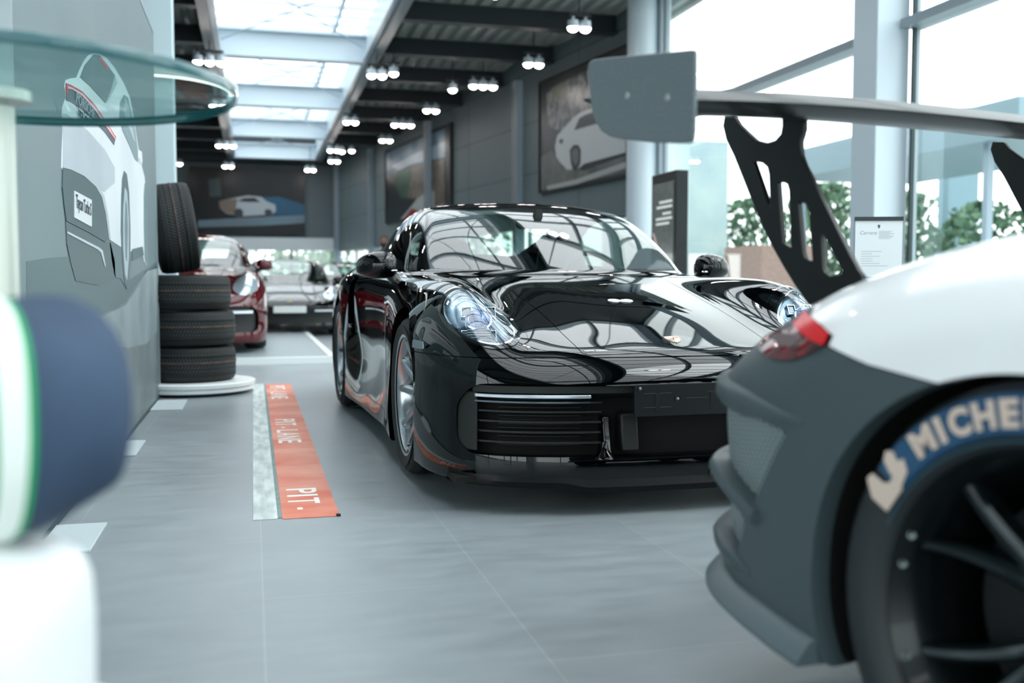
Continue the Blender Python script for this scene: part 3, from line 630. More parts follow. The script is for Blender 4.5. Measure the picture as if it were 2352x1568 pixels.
def make_wheel(parent, x, y, z, R, w, rr, side, style='road', name='wheel', dark=False):
    """wheel whose outer face looks along side*X; returns Empty"""
    e = bpy.data.objects.new(name, None); COL.objects.link(e); e.parent = parent; e.location = (x, y, z); e.empty_display_size = .1
    s = side; h = w/2
    pf = [(rr-.004, -h*.86), (rr+.02, -h*.96), (rr+.05, -h), (R-.045, -h*.97), (R-.018, -h*.88), (R-.006, -h*.72)]
    for gx in (-.45, -.15, .15, .45):
        pf += [(R, h*gx-h*.13), (R-.006, h*gx-h*.04)] if style != 'slick' else []
        pf += [(R-.006, h*gx+h*.04), (R, h*gx+h*.13)] if style != 'slick' else []
    if style == 'slick': pf += [(R, -h*.6), (R+.001, 0), (R, h*.6)]
    pf += [(R-.006, h*.72), (R-.018, h*.88), (R-.045, h*.97), (rr+.05, h), (rr+.02, h*.96), (rr-.004, h*.86)]
    MB().lathe(pf, axis='x', n=96).build('tyre', M_tyre, e, smooth=30)
    rim = MB().lathe([(rr-.004, -h*.9), (rr-.02, -h*.6), (rr-.035, 0), (rr-.02, h*.55), (rr-.012, h*.8), (rr+.004, h*.9), (rr+.008, h*.93), (rr-.004, h*.9)] if s > 0 else
                     [(rr-.004, h*.9), (rr-.02, h*.6), (rr-.035, 0), (rr-.02, -h*.55), (rr-.012, -h*.8), (rr+.004, -h*.9), (rr+.008, -h*.93), (rr-.004, -h*.9)], axis='x', n=96)
    ro = rim.build('rim', M_rimdark if dark else M_rimsil, e, smooth=40)
    # disc
    MB().lathe([(.07, -.012), (rr*.72, -.012), (rr*.72, .012), (.07, .012), (.07, -.012)], c=(-s*h*.15, 0, 0), axis='x', n=64).build('brake_disc', mat('brake_disc_steel', '#6c7174', .35, metal=.9), e)
    MB().prism([(rr*.74*cos(t), rr*.74*sin(t)) for t in np.linspace(2.6, 3.9, 9)]+[(rr*.42*cos(t), rr*.42*sin(t)) for t in np.linspace(3.9, 2.6, 9)], -s*h*.3, s*h*.12, axis='x').build('brake_caliper', M_red if not dark else M_black, e, bevel=.005)
    n = 5; sp = MB()
    for k in range(n):
        a = 2*pi*k/n+.3
        for sg in (-1, 1):
            # twin spoke, splayed toward the rim, concave toward the hub
            rows = []
            for t in np.linspace(0, 1, 7):
                r = .045+(rr-.02-.045)*t; ca = a+sg*(.40*(1-t)**1.5*.5+.16+.12*t)*(1 if t > 0 else 1); wd_ = (.020+.010*(1-t))*.75
                fx = s*(h*.42+(h*.36)*t**1.4); bx = fx-s*.035
                c_ = Vector((0, r*cos(ca), r*sin(ca))); tn = Vector((0, -sin(ca), cos(ca)))
                rows.append([(bx, *(c_-tn*wd_)[1:]), (fx-s*.006, *(c_-tn*wd_)[1:]), (fx, *(c_-tn*wd_*.55)[1:]), (fx, *(c_+tn*wd_*.55)[1:]), (fx-s*.006, *(c_+tn*wd_)[1:]), (bx, *(c_+tn*wd_)[1:])])
            sp.grid(rows, True)
    so = sp.build('spoke_set', M_rimdark if dark else M_rimsil, e, smooth=30)
    MB().lathe([(0, s*(h*.5)), (.028, s*(h*.5)), (.034, s*(h*.47)), (.036, s*h*.40), (.062, s*h*.38), (.066, s*h*.2), (.066, 0)], axis='x', n=24).build('centre_lock', M_black if not dark else M_rimsil, e)
    return e

# ================================================================= black sports car
BC = thing('sports_car', 'glossy black sports car facing the viewer, round headlamps, empty licence plate bracket', 'car', (1.5373, 4.2909, 0), .0183)
P_paint = mat('black_car_paint', '#010203', .35, coat=1.0, spec=.0, coat_rough=.0)
BB = Body(spec911())
BV, BT = BB.mesh(.0165)
ax_ = lambda V: np.abs(V[:, 0])
fa = (0., .345, .378); ra = (2.45, .362, .392)
def arch(V, c): return np.where(ax_(V) > .55, np.hypot(V[:, 1]-c[0], V[:, 2]-c[1])-c[2], 1.)
c_af = lambda V: arch(V, fa); c_ar = lambda V: arch(V, ra)
LN = np.array([-.16, -.74, .65]); LN /= np.linalg.norm(LN)
L_pts = [(-.734, -.349, .806), (-.78, -.316, .804), (-.817, -.338, .775), (-.833, -.441, .725), (-.823, -.594, .655), (-.781, -.702, .603), (-.717, -.773, .583), (-.648, -.76, .597), (-.581, -.642, .638), (-.565, -.53, .685), (-.60, -.43, .74), (-.66, -.37, .785)]
Lc = np.mean(L_pts, 0); LE1 = np.cross([0, 0, 1], LN)*-1; LE1 /= np.linalg.norm(LE1); LE2 = np.cross(LN, LE1); LE2 *= np.sign(LE2[2])
def lamp_uv(V, M=True):
    q = V.copy(); q[:, 0] = -np.abs(q[:, 0]); q = q-Lc; return q@LE1, q@LE2
lu, lv = lamp_uv(np.array(L_pts)); lamp_r = (float(np.ptp(lu))/2, float(np.ptp(lv))/2); lamp_o = (float(lu.max()+lu.min())/2, float(lv.max()+lv.min())/2)
# tilt of the oval
_A = np.stack([(lu-lamp_o[0])**2, (lu-lamp_o[0])*(lv-lamp_o[1]), (lv-lamp_o[1])**2], 1)
_q = np.linalg.lstsq(_A, np.ones(len(lu)), rcond=None)[0]
def c_lamp(V, k=1.):
    a, b = lamp_uv(V); a = a-lamp_o[0]; b = b-lamp_o[1]
    v = np.sqrt(np.maximum(_q[0]*a*a+_q[1]*a*b+_q[2]*b*b, 1e-6))
    return np.where((V[:, 2] > .5) & (V[:, 1] < -.2) & (ax_(V) > .45), (v-k)*.14, 1.)
H_poly = [(-.5, -.882), (.30, -.878), (.375, -.872), (.398, -.85), (.405, -.64), (.408, -.4), (.414, -.2), (.425, 0), (.44, .2), (.475, .5), (.49, .6), (.5, 1.4), (-.5, 1.4)]
def c_hood(V): return np.maximum(poly_sd(H_poly, ax_(V), V[:, 1]), .45-V[:, 2])
def c_seam(V): return V[:, 2]-(.558+.01*np.clip((-V[:, 1]-.3), 0, 1)*0)
I_poly = round_poly([(-.3, .212), (.80, .212), (.835, .25), (.838, .40), (.79, .468), (.60, .475), (.28, .462), (-.3, .462)], .04)
def c_int(V): return np.where(V[:, 1] < -.45, poly_sd(I_poly, ax_(V), V[:, 2]), 1.)
WS_in = .062
def c_ws(V):
    u = ax_(V); S_ = BB.d['S'](V[:, 1], V[:, 2]); g = np.maximum(u-(S_-WS_in), V[:, 2]-(1.247-.10*u*u)); g = np.maximum(g, V[:, 1]-1.32)
    return np.maximum(g, .30-V[:, 1])
def c_low(V):   # above the lower body
    return BB.d['T'](ax_(V), V[:, 1])+.004-V[:, 2]
def c_wsf(V): return np.maximum(c_ws(V), c_low(V))
SW = round_poly([(.70, .905), (.98, 1.115), (1.2, 1.205), (1.5, 1.235), (1.85, 1.205), (2.15, 1.12), (2.42, .99), (2.36, .95), (1.7, .91)], .05)
def c_sw(V):
    S_ = BB.d['S'](V[:, 1], V[:, 2]); return np.maximum(poly_sd(SW, V[:, 1], V[:, 2]), (S_-.05)-ax_(V))
RW = round_poly([(-.6, 1.9), (.50, 1.92), (.46, 2.5), (.40, 2.85), (-.6, 2.85)], .08)
def c_rw(V): return np.maximum(poly_sd(RW, ax_(V), V[:, 1]), .92-V[:, 2])
D_poly = round_poly([(.46, .19), (1.42, .19), (1.66, .5), (1.70, .75), (1.62, 1.26), (.66, 1.26), (.56, .88), (.42, .6)], .05)
def c_door(V): return np.where(ax_(V) > .5, poly_sd(D_poly, V[:, 1], V[:, 2]), 1.)
def c_fend(V): return V[:, 1]-.5
SC_poly = round_poly([(1.80, .50), (1.97, .56), (1.97, .86), (1.86, .88), (1.78, .70)], .06)
def c_scoop(V): return np.where(ax_(V) > .7, poly_sd(SC_poly, V[:, 1], V[:, 2]), 1.)
TLp = round_poly([(-.9, .72), (.90, .70), (.90, .76), (-.9, .775)], .01)
def c_tail(V): return np.where(V[:, 1] > 2.9, poly_sd(TLp, ax_(V), V[:, 2]), 1.)
GP = .0016
for fn, lv_ in ((c_af, 0), (c_ar, 0), (c_lamp, 0), (c_hood, GP), (c_hood, -GP), (c_int, 0), (c_wsf, 0), (c_wsf, -.012), (c_sw, 0), (c_sw, -.010), (c_rw, 0), (c_rw, -.012),
                (c_door, GP), (c_door, -GP), (c_scoop, 0), (c_tail, 0), (c_seam, GP), (c_seam, -GP)):
    BV, BT = iso_cut(BV, BT, fn, lv_)
BV = BB.project(BV, 1)
Cn = BV[BT].mean(1); g = {k: f(Cn) for k, f in dict(af=c_af, ar=c_ar, lamp=c_lamp, hood=c_hood, int=c_int, ws=c_wsf, sw=c_sw, rw=c_rw, door=c_door, scoop=c_scoop, tail=c_tail, seam=c_seam).items()}
alive = (g['af'] > 0) & (g['ar'] > 0) & (g['int'] > 0) & (g['scoop'] > 0)
lamp = alive & (g['lamp'] < 0)
ws = alive & (g['ws'] < -.012); wsr = alive & (g['ws'] < 0) & ~ws
sw_ = alive & (g['sw'] < -.010); swr = alive & (g['sw'] < 0) & ~sw_
rw = alive & (g['rw'] < -.012); rwr = alive & (g['rw'] < 0) & ~rw
tail = alive & (g['tail'] < 0)
rest = alive & ~(lamp | ws | wsr | sw_ | swr | rw | rwr | tail)
low = c_low(Cn) > -.0
hood = rest & (g['hood'] < -GP) & low & (Cn[:, 1] < .9); hgap = rest & (np.abs(g['hood']) <= GP) & low & (Cn[:, 1] < .60)
rest = rest & ~hood & ~hgap
bump = rest & (g['seam'] < -GP) & (Cn[:, 1] < -.2); bgap = rest & (np.abs(g['seam']) <= GP) & (Cn[:, 1] < -.2) & (Cn[:, 2] > .3)
rest = rest & ~bump & ~bgap
door = rest & (g['door'] < -GP); dgap = rest & (np.abs(g['door']) <= GP)
rest = rest & ~door & ~dgap
fend = rest & (Cn[:, 1] < .5) & (Cn[:, 2] > .12) & (ax_(Cn) > .3)
rest = rest & ~fend
inx = lambda A: np.stack([-np.sign(A[:, 0])*.05, 0*A[:, 0], 0*A[:, 0]], 1)
back = lambda A: np.stack([0*A[:, 0], 0*A[:, 0]+.05, 0*A[:, 0]], 1)
rimA = [(c_af, inx, .002), (c_ar, inx, .002)]
gin = lambda d: (lambda A: -d*(lambda G: G/np.linalg.norm(G, axis=1)[:, None])(BB.grad(A)))
rimH = [(lambda V: np.abs(c_hood(V))-GP, gin(.006), .0004)]
rimS = [(lambda V: np.abs(c_seam(V))-GP, gin(.006), .0003)]
rimL = [(c_lamp, gin(.012), .0015)]
part_mesh(BB, BV, BT[rest], 'body_shell', P_paint, BC, rimA+[(c_scoop, inx, .001)])
part_mesh(BB, BV, BT[hood], 'bonnet', P_paint, BC, rimH)
part_mesh(BB, BV, BT[bump], 'front_bumper', P_paint, BC, [(c_int, back, .0015)]+rimA+rimS)
for s in (-1, 1):
    sd = Cn[:, 0]*s > 0
    part_mesh(BB, BV, BT[fend & sd], 'front_fender', P_paint, BC, rimA+rimL+rimH+rimS)
    part_mesh(BB, BV, BT[door & sd], 'door', P_paint, BC, [(lambda V: np.abs(c_door(V))-GP, gin(.006), .0004)])
    w_ = part_mesh(BB, BV, BT[sw_ & sd], 'side_window', M_tint, BC)
part_mesh(BB, BV, BT[ws], 'windscreen', M_wind, BC)
part_mesh(BB, BV, BT[wsr | swr | rwr], 'window_seal', mat('black_glass_border', '#040606', .06, coat=.5), BC)
part_mesh(BB, BV, BT[rw], 'rear_window', M_wind, BC)
part_mesh(BB, BV, BT[tail], 'tail_light_strip', mat('dark_red_lens', '#5a0a0e', .1, coat=.6), BC)
part_mesh(BB, BV, BT[hgap | bgap | dgap], 'panel_gap', M_dark, BC, off=-.006)
# ---- inner structure: floor pan, cabin, arches
mb = MB(); mb.box(-.86, .86, -.80, 3.2, .11, .13); mb.box(-.60, .60, -.80, -.74, .12, .50)
mb.box(-.56, .56, -.62, .36, .13, .50); mb.box(-.80, .80, .45, 1.95, .13, .16)
mb.box(-.62, .62, 2.05, 3.05, .13, .78)
mb.build('underbody', M_dark, BC)
for s in (-1, 1):
    for (c, R, zc) in ((0, .40, .345), (2.45, .415, .362)):
        MB().lathe([(R, s*.50), (R, s*.90)], c=(0, c, zc), axis='x', n=40, a0=-.4, a1=pi+.4).build('arch_liner', M_dark, BC)
    MB().prism(SC_poly, s*.84, s*.845, axis='x').build('side_scoop', M_dark, BC)
# ---- intake insert
yf = lambda u, z: float(BB.d['Yf'](np.array([abs(u)]), np.array([z]))[0])
def follow(z0, z1, u0, u1, off, th, n=24, zf=None):
    """bar following the nose between two half widths"""
    rows = []
    for u in np.linspace(u0, u1, n):
        y = yf(u, (z0+z1)/2)+off; rows.append([(u, y, z0), (u, y, z1), (u, y+th, z1), (u, y+th, z0)])
    m_ = MB(); m_.grid(rows, True); m_.f.append((0, 1, 2, 3)); k = len(m_.v); m_.f.append((k-1, k-2, k-3, k-4)); return m_
IN = thing('air_intake', None, None); IN.parent = BC; del_ = None
for kk in ('label', 'category'):
    if kk in IN: del IN[kk]
follow(.17, .51, -.845, .845, .085, .01, 60).build('intake_back', M_dark, IN)
for s in (-1, 1):
    a, b = (.36, .775)
    for z in (.255, .292, .329, .366, .40): follow(z, z+.007, s*a, s*b, .022, .035).build('slat', M_black, IN)
    for i, z in enumerate(np.linspace(.245, .41, 12)): follow(z, z+.003, s*.42, s*.70, .06, .01).build('radiator_fin', mat('radiator_grey', '#22282a', .5, metal=.5), IN)
    m_ = follow(.222, .438, s*.775, s*.832, .006, .05, 8); m_.build('corner_fin', M_black, IN, bevel=.004)
    follow(.420, .432, s*.405, s*.785, .006, .02).build('daytime_light_bar', mat('satin_light_bar', '#c9d3dc', .12, metal=.6), IN, bevel=.002)
    follow(.402, .408, s*.405, s*.785, .010, .02).build('lower_trim_bar', mat('dark_satin_trim', '#59636b', .2, metal=.7), IN)
    follow(.437, .462, s*.20, s*.79, .014, .05).build('upper_housing', M_black, IN)
    follow(.417, .424, s*.262, s*.402, .010, .02).build('inner_trim_bar', M_gloss, IN)
    # vertical blade
    y0 = yf(.34, .3)
    MB().prism([(y0-.012, .205), (y0+.005, .235), (y0+.03, .352), (y0+.07, .352), (y0+.08, .205)], s*.325, s*.352, axis='x').build('blade', M_gloss, IN, bevel=.006)
    MB().lathe([(.0, 0), (.035, .0), (.032, .012), (.016, .028), (.010, .06), (0, .06)], c=(s*.355, y0+.0, .205), n=20).build('blade_foot', P_paint, IN)
    MB().prism([(y0+.0, .225), (y0+.02, .36), (y0+.09, .36), (y0+.09, .225)], s*.22, s*.285, axis='x').build('duct_wall', M_black, IN, bevel=.008)
# ---- lower lip
m_ = MB(); rows = []
for u in np.linspace(-.86, .86, 60):
    y = yf(u, .12); z = .10 if abs(u) > .42 else .085
    z = .10-.018*max(0, min(1, (.50-abs(u))/.08)); rows.append([(u, y-.010, z), (u, y-.016, z+.022), (u, y-.004, z+.05), (u, y+.05, z+.05), (u, y+.12, z)])
m_.grid(rows, True); m_.build('front_lip', mat('soft_black_lip', '#040607', .4, spec=.25), BC, smooth=30)
# ---- plate bracket
PB = MB().prism(rr_poly(-.262, .262, .357, .470, .010), -1.022, -1.008, axis='y').build('plate_bracket', mat('plate_bracket_black', '#0d1214', .42), BC, bevel=.002)
PBm = mat('bracket_dark', '#05080a', .5); PBl = mat('bracket_edge', '#3b474c', .4)
m2 = MB(); m3 = MB()
for x0 in (-.175, .155, .04):
    MB().box(x0-.010, x0+.010, -1.0232, -1.020, .375, .435).build('slot', PBm, PB)
for (a, b, c_) in ((-.228, -.182, .438), (-.168, -.122, .438), (-.228, -.182, .388), (-.168, -.122, .388), (-.065, .02, .418), (.05, .10, .418), (.02, .08, .44)):
    MB().box(a, b, -1.0236, -1.020, c_-.0008, c_+.0008).build('moulded_rib', PBl, PB)
for x0, z0 in ((-.243, .457), (-.099, .417), (.243, .457), (.099, .417)):
    MB().lathe([(0, -.006), (.0045, -.005), (.006, 0)], c=(x0, -1.0225, z0), axis='y', n=16).build('screw', mat('screw_steel', '#aeb4b6', .35, metal=.7), PB)
    MB().lathe([(.009, -.001), (.011, -.0015), (.012, .001)], c=(x0, -1.0225, z0), axis='y', n=20).build('screw_seat', PBm, PB)
# ---- crest badge: shield on the bonnet
def shield(k, n=10):
    r_ = [(-.5, .42), (-.25, .47), (0, .5), (.25, .47), (.5, .42)]; l = [(.5, .1), (.40, -.22), (.22, -.45), (0, -.6), (-.22, -.45), (-.40, -.22), (-.5, .1)]
    return [(a*k, b*k) for a, b in r_+l]
bp = BB.project(np.array([[0, -.77, .62]]))[0]; bn = BB.grad(bp[None])[0]; bn /= np.linalg.norm(bn)
CB = thing('crest_badge', None, None); CB.parent = BC
zb_ = Vector(bn); xb_ = Vector((1, 0, 0)); yb_ = zb_.cross(xb_).normalized()
Mx = Matrix((( xb_.x, yb_.x, zb_.x, bp[0]), (xb_.y, yb_.y, zb_.y, bp[1]), (xb_.z, yb_.z, zb_.z, bp[2]), (0, 0, 0, 1)))
CB.matrix_local = Mx
M_gold = mat('pale_gold_enamel', '#cfc2a8', .3, metal=.6); M_bred = mat('badge_red', '#a85b55', .35)
MB().prism(shield(.062), -.003, .0035).build('badge_rim', M_gold, CB, bevel=.001)
MB().prism(shield(.055), .0035, .0042).build('badge_field', mat('badge_field_gold', '#d9cfbd', .35, metal=.3), CB)
m_ = MB()
for i in range(3): m_.box(-.024+.008*i, -.020+.008*i, -.022+.004*(2-i)*0+.0, -.002, .0042, .0048)
for i in range(3): m_.box(.004+.008*i, .008+.008*i, .004, .020, .0042, .0048)
m_.build('badge_stripe', M_bred, CB)
MB().prism(shield(.020), .0042, .0055).build('badge_centre', M_gold, CB)
MB().prism([(-.003, -.006), (.002, -.006), (.001, 0), (.004, .003), (.002, .006), (-.001, .003), (-.004, .001)], .0055, .0060).build('badge_emblem', M_black, CB)
# ---- headlamps
def lamp_unit(s):
    L = thing('headlamp', None, None); L.parent = BC
    sdm = Cn[:, 0]*s > 0
    part_mesh(BB, BV, BT[lamp & sdm], 'lens', M_lens, L, off=.006)
    # local frame: u,v in the lamp plane, w outward
    c = Vector((Lc[0]*-s, Lc[1], Lc[2])); e1 = Vector((LE1[0]*-s, LE1[1], LE1[2])) ; e2 = Vector(LE2); n_ = Vector((LN[0]*-s, LN[1], LN[2]))
    ww, Q = np.linalg.eigh(np.array([[_q[0], _q[1]/2], [_q[1]/2, _q[2]]])); 
    def pt(k, a, h):
        v = Q@np.array([cos(a)/sqrt(ww[0]), sin(a)/sqrt(ww[1])])*k
        q = c+e1*(v[0]+lamp_o[0])+e2*(v[1]+lamp_o[1])
        return q
    N_ = 64
    def ringpts(k, d, onbody=True):
        P = np.array([pt(k, 2*pi*i/N_, 0) for i in range(N_)])
        # ray onto the body along the lamp axis
        nn = np.array(n_); P = P+nn*.12
        for _ in range(60):
            f_ = BB.F(P); P = P-nn*np.clip(f_*.7, -.01, .02)[:, None]
        return P-nn*d
    rows = [ringpts(k, d) for k, d in ((.995, .0), (.985, .004), (.94, .012), (.925, .006), (.90, .006), (.885, .012))]
    MB().grid([list(map(tuple, r_)) for r_ in rows], True).build('bezel', mat('lamp_gasket', '#030404', .5, spec=.1), L, smooth=50)
    rows = [ringpts(k, d) for k, d in ((.895, .006), (.880, -.001), (.845, -.001), (.835, .014))]
    MB().grid([list(map(tuple, r_)) for r_ in rows], True).build('chrome_ring', M_chrome, L, smooth=50)
    ctr = ringpts(.02, .0).mean(0)
    def bowl(k, d):
        r_ = ringpts(k, 0); cen = r_.mean(0); return [tuple(p*(1)+(np.array(-n_))*d) for p in r_]
    rows = [bowl(.835, .014), bowl(.80, .035), bowl(.70, .055), bowl(.5, .075), bowl(.25, .085), bowl(.01, .09)]
    MB().grid(rows, True).build('reflector_bowl', mat('lamp_reflector', '#8a98a2', .22, metal=1.0), L, smooth=60)
    C0 = Vector(tuple(ctr))
    # projector with glass dome
    ex = e1.normalized(); ey = e2.normalized(); ez = n_.normalized()
    M4 = Matrix(((ex.x, ey.x, ez.x, C0.x), (ex.y, ey.y, ez.y, C0.y), (ex.z, ey.z, ez.z, C0.z), (0, 0, 0, 1)))
    pj = MB().lathe([(.052, -.075), (.052, -.045), (.047, -.040), (.043, -.046)], n=40); pj.xf(M4).build('projector_ring', M_chrome, L)
    MB().lathe([(.043, -.048), (.036, -.034), (.022, -.024), (.0, -.020)], n=40).xf(M4).build('projector_lens', mat('projector_glass', '#33507e', .03, metal=.5, coat=1), L)
    MB().lathe([(.043, -.05), (0, -.05)], n=32).xf(M4).build('projector_core', mat('lamp_inner_dark', '#0c1420', .2), L)
    for qx, qy in ((-.046, -.066), (.046, -.066), (-.046, .050), (.046, .050)):
        b_ = MB(); b_.box(qx-.018, qx+.018, qy-.022, qy+.022, -.085, -.062); b_.xf(M4).build('daytime_light', mat('daytime_light_glass', '#2c363d', .05, metal=.6, coat=1, emit=None), L, bevel=.004)
        fr = MB(); fr.prism([(qx-.021, qy-.025), (qx+.021, qy-.025), (qx+.021, qy+.025), (qx-.021, qy+.025)], -.080, -.058, holes=[[(qx-.018, qy-.022), (qx-.018, qy+.022), (qx+.018, qy+.022), (qx+.018, qy-.022)]])
        fr.xf(M4).build('light_frame', mat('lamp_frame', '#aab6bf', .12, metal=1), L)
    for k_ in range(7):
        b_ = MB(); yy = -.13+.012*k_; b_.box(-.045, .045, yy, yy+.005, -.045, -.036); b_.xf(M4).build('lamp_rib', mat('lamp_grey', '#5c666e', .25, metal=.6), L)
    return L
lamp_unit(-1); lamp_unit(1)
# small clear marker in the fender
SM_p = round_poly([(-.478, .572), (-.345, .572), (-.345, .604), (-.455, .602)], .008)
for s in (-1, 1):
    q_ = MB().prism(SM_p, s*.80, s*1.0, axis='x'); P_ = np.array([[s*.9, a, b] for a, b in SM_p]); N0 = len(P_); lo2 = np.full(N0, .6); hi2 = np.full(N0, 1.1)
    for _ in range(24):
        md = (lo2+hi2)/2; Q_ = P_.copy(); Q_[:, 0] = s*md; ff = BB.F(Q_); lo2 = np.where(ff < 0, md, lo2); hi2 = np.where(ff < 0, hi2, md)
    mm = MB(); vv = [(s*(lo2[i]+.0035), P_[i, 1], P_[i, 2]) for i in range(N0)]+[(s*(lo2[i]-.01), P_[i, 1], P_[i, 2]) for i in range(N0)]
    mm.add(vv, [tuple(range(N0))]+[(i, (i+1) % N0, (i+1) % N0+N0, i+N0) for i in range(N0)]); mm.build('side_marker', mat('marker_clear', '#5b6a72', .08, metal=.4, coat=1), BC)
# ---- mirrors
def mirror(s, parent, m, sc=1):
    e = thing('side_mirror', None, None); e.parent = parent
    rows = []
    # housing: sections across x from inboard to tip
    for t, hx, dz_, dy_, zc, yc in ((0, .825, .030, .030, .912, .735), (.04, .832, .058, .055, .914, .735), (.3, .88, .072, .078, .917, .735), (.6, .94, .070, .078, .916, .742), (.85, .994, .055, .062, .912, .752), (.96, 1.016, .036, .042, .907, .760), (1, 1.023, .013, .018, .904, .764)):
        ring = []
        for k in range(28):
            a = 2*pi*k/28; cy_, cz_ = cos(a), sin(a)
            yy = dy_*np.sign(cy_)*abs(cy_)**.8*(1.15 if cy_ < 0 else .55); zz = dz_*np.sign(cz_)*abs(cz_)**.85*(.95 if cz_ < 0 else 1.)
            ring.append((s*hx, yc+yy, zc+zz))
        rows.append(ring)
    h_ = MB().grid(rows, True); h_.f.append(tuple(range(28))); k = len(h_.v)-28; h_.f.append(tuple(range(k, k+28)))
    h_.build('housing', m, e, smooth=60, sub=1)
    MB().prism(rr_poly(s*.835 if s > 0 else -.995, .995 if s > 0 else -.835, .862, .952, .03), .776, .780, axis='y').build('mirror_glass', M_chrome, e)
    st = MB(); st.tube([(s*.80, .735, .79), (s*.815, .735, .82), (s*.85, .735, .868)], [.042, .028, .030], 12); st.build('mirror_arm', M_gloss, e, smooth=60)
    sm = MB(); sm.tube([(s*.83, .668, .890), (s*.92, .664, .888), (s*.985, .690, .888)], .004, 6); sm.build('indicator_line', M_chrome, e)
    return e
mirror(-1, BC, P_paint); mirror(1, BC, P_paint)
# ---- wheels
for s in (-1, 1):
    make_wheel(BC, s*.795, 0, .343, .343, .250, .255, s)
    make_wheel(BC, s*.80, 2.45, .362, .361, .300, .268, s)
# ---- cabin
CA = thing('cabin', None, None); CA.parent = BC
M_leather = mat('dark_leather', '#15191a', .5, noise=(40, '#1d2224', .3))
M_lgt = mat('pale_cabin_trim', '#9aa3a0', .6)
rows = []
for u in np.linspace(-.68, .68, 13):
    rows.append([(u, .50+.25*u*u, .82), (u, .62+.3*u*u, .862), (u, .80+.15*u*u, .875), (u, .95, .86), (u, 1.0, .78)])
MB().grid(rows).build('dashboard', M_leather, CA, smooth=60)
for x in (-.36, .36):
    b_ = MB(); sec = []
    for z, w_, y, d in ((.30, .24, 1.50, .10), (.45, .25, 1.52, .10), (.65, .25, 1.58, .09), (.80, .21, 1.63, .08), (.90, .17, 1.66, .07), (1.0, .15, 1.68, .06), (1.07, .13, 1.69, .05), (1.10, .08, 1.69, .03)):
        sec.append([(x+w_*np.sign(cos(a))*abs(cos(a))**.6, y+d*sin(a), z) for a in np.linspace(0, 2*pi, 25)[:-1]])
    b_.grid(sec, True); b_.f.append(tuple(range(len(b_.v)-24, len(b_.v)))); b_.build('seat', M_leather, CA, smooth=60)
    MB().box(x-.25, x+.25, 1.05, 1.55, .25, .40).build('seat_cushion', M_leather, CA, bevel=.05)
sw0 = MB(); sw0.tube([(.36+.18*cos(a), 1.13+.06*sin(a), .83+.17*sin(a)) for a in np.linspace(0, 2*pi, 33)[:-1]], .014, 8, True); sw0.build('steering_wheel', M_leather, CA)
MB().prism(rr_poly(.33, .39, .80, .87, .02), 1.10, 1.15, axis='y').build('steering_hub', M_lgt, CA)
MB().prism(rr_poly(-.12, .12, 1.125, 1.19, .025), 1.0, 1.02, axis='y').build('rear_view_mirror', M_black, CA, bevel=.006)
MB().box(-.02, .02, .97, 1.02, 1.18, 1.23).build('mirror_stalk', M_black, CA)
MB().box(-.56, .56, 2.02, 2.2, .55, .80).build('rear_seat', M_leather, CA, bevel=.05)
# exterior small parts
for s in (-1, 1):
    MB().tube([(s*.66, .60, .874), (s*.53, .52, .884), (s*.2, .46, .892)], .005, 6).build('wiper', M_black, BC)
# floor mat lettering reflected in the lip, built as raised dark text
tm = text_mesh('911 Turbo S', .032, .001, .0004, 'CENTER', shear=.2); tm.xf(Matrix.Translation((.12, yf(.1, .14)-.008, .128))@Matrix.Rotation(radians(90), 4, 'X')); tm.build('lip_reflected_text', mat('lip_reflection_dark', '#2c3436', .3), BC)

# ================================================================= white and grey race car (rear right quarter in view)
R_O = (2.4151, -1.1372, 0)
RCAR = thing('race_car', 'white race car with dark grey bumper, red tail lamp and tall black rear wing', 'car', R_O, .21)
RB = Body(spec_race()); RV, RT = RB.mesh(.0165)
P_rw = mat('white_race_paint', '#eef1f3', .22, coat=.6, coat_rough=.05)
P_grey = mat('satin_grey_wrap', '#3f4c50', .45, noise=(700, '#465357', .2), spec=.35)
P_carbon = mat('carbon_weave', '#1d2123', .3, noise=(220, '#3b4144', .06), coat=.4)
M_racetyre = mat('race_tyre_rubber', '#20262a', .5)
def r_arch(V): return np.where(ax_(V) > .55, ((np.abs((V[:, 1]-2.45)/.398)**2.15+np.abs((V[:, 2]-.352)/.356)**2.15)**(1/2.15)-1)*.37, 1.)
def r_archf(V): return np.where(ax_(V) > .55, np.hypot(V[:, 1], V[:, 2]-.34)-.385, 1.)
rl_y = [-2, 2.05, 2.12, 2.40, 2.61, 2.75, 2.85, 2.94, 3.05, 3.3]; rl_z = [.27, .27, .60, .70, .682, .699, .722, .762, .83, .95]
def r_line(V): return V[:, 2]-np.interp(V[:, 1], rl_y, rl_z)
RLp = round_poly([(2.948, .764), (2.90, .752), (2.848, .736), (2.855, .722), (2.89, .706), (2.935, .692), (3.00, .690), (3.07, .700), (3.10, .72), (3.06, .735), (3.0, .742)], .008)
RL2 = round_poly([(2.965, .772), (2.90, .757), (2.843, .738), (2.850, .720), (2.90, .729), (2.975, .748)], .005)
def r_lamp(V): return np.where(ax_(V) > .5, poly_sd(RLp, V[:, 1], V[:, 2]), 1.)
def r_lamp2(V): return np.where(ax_(V) > .5, poly_sd(RL2, V[:, 1], V[:, 2]), 1.)
V1 = round_poly([(2.925, .570), (3.045, .405), (3.30, .47), (3.7, .47), (3.7, .60), (3.22, .602), (3.08, .590)], .012)
V2 = round_poly([(3.062, .385), (3.112, .292), (3.20, .30), (3.7, .30), (3.7, .445), (3.28, .445), (3.15, .42)], .012)
def r_v1(V): return np.where((V[:, 1] > 2.6) & (ax_(V) > .50), poly_sd(V1, V[:, 1], V[:, 2]), 1.)
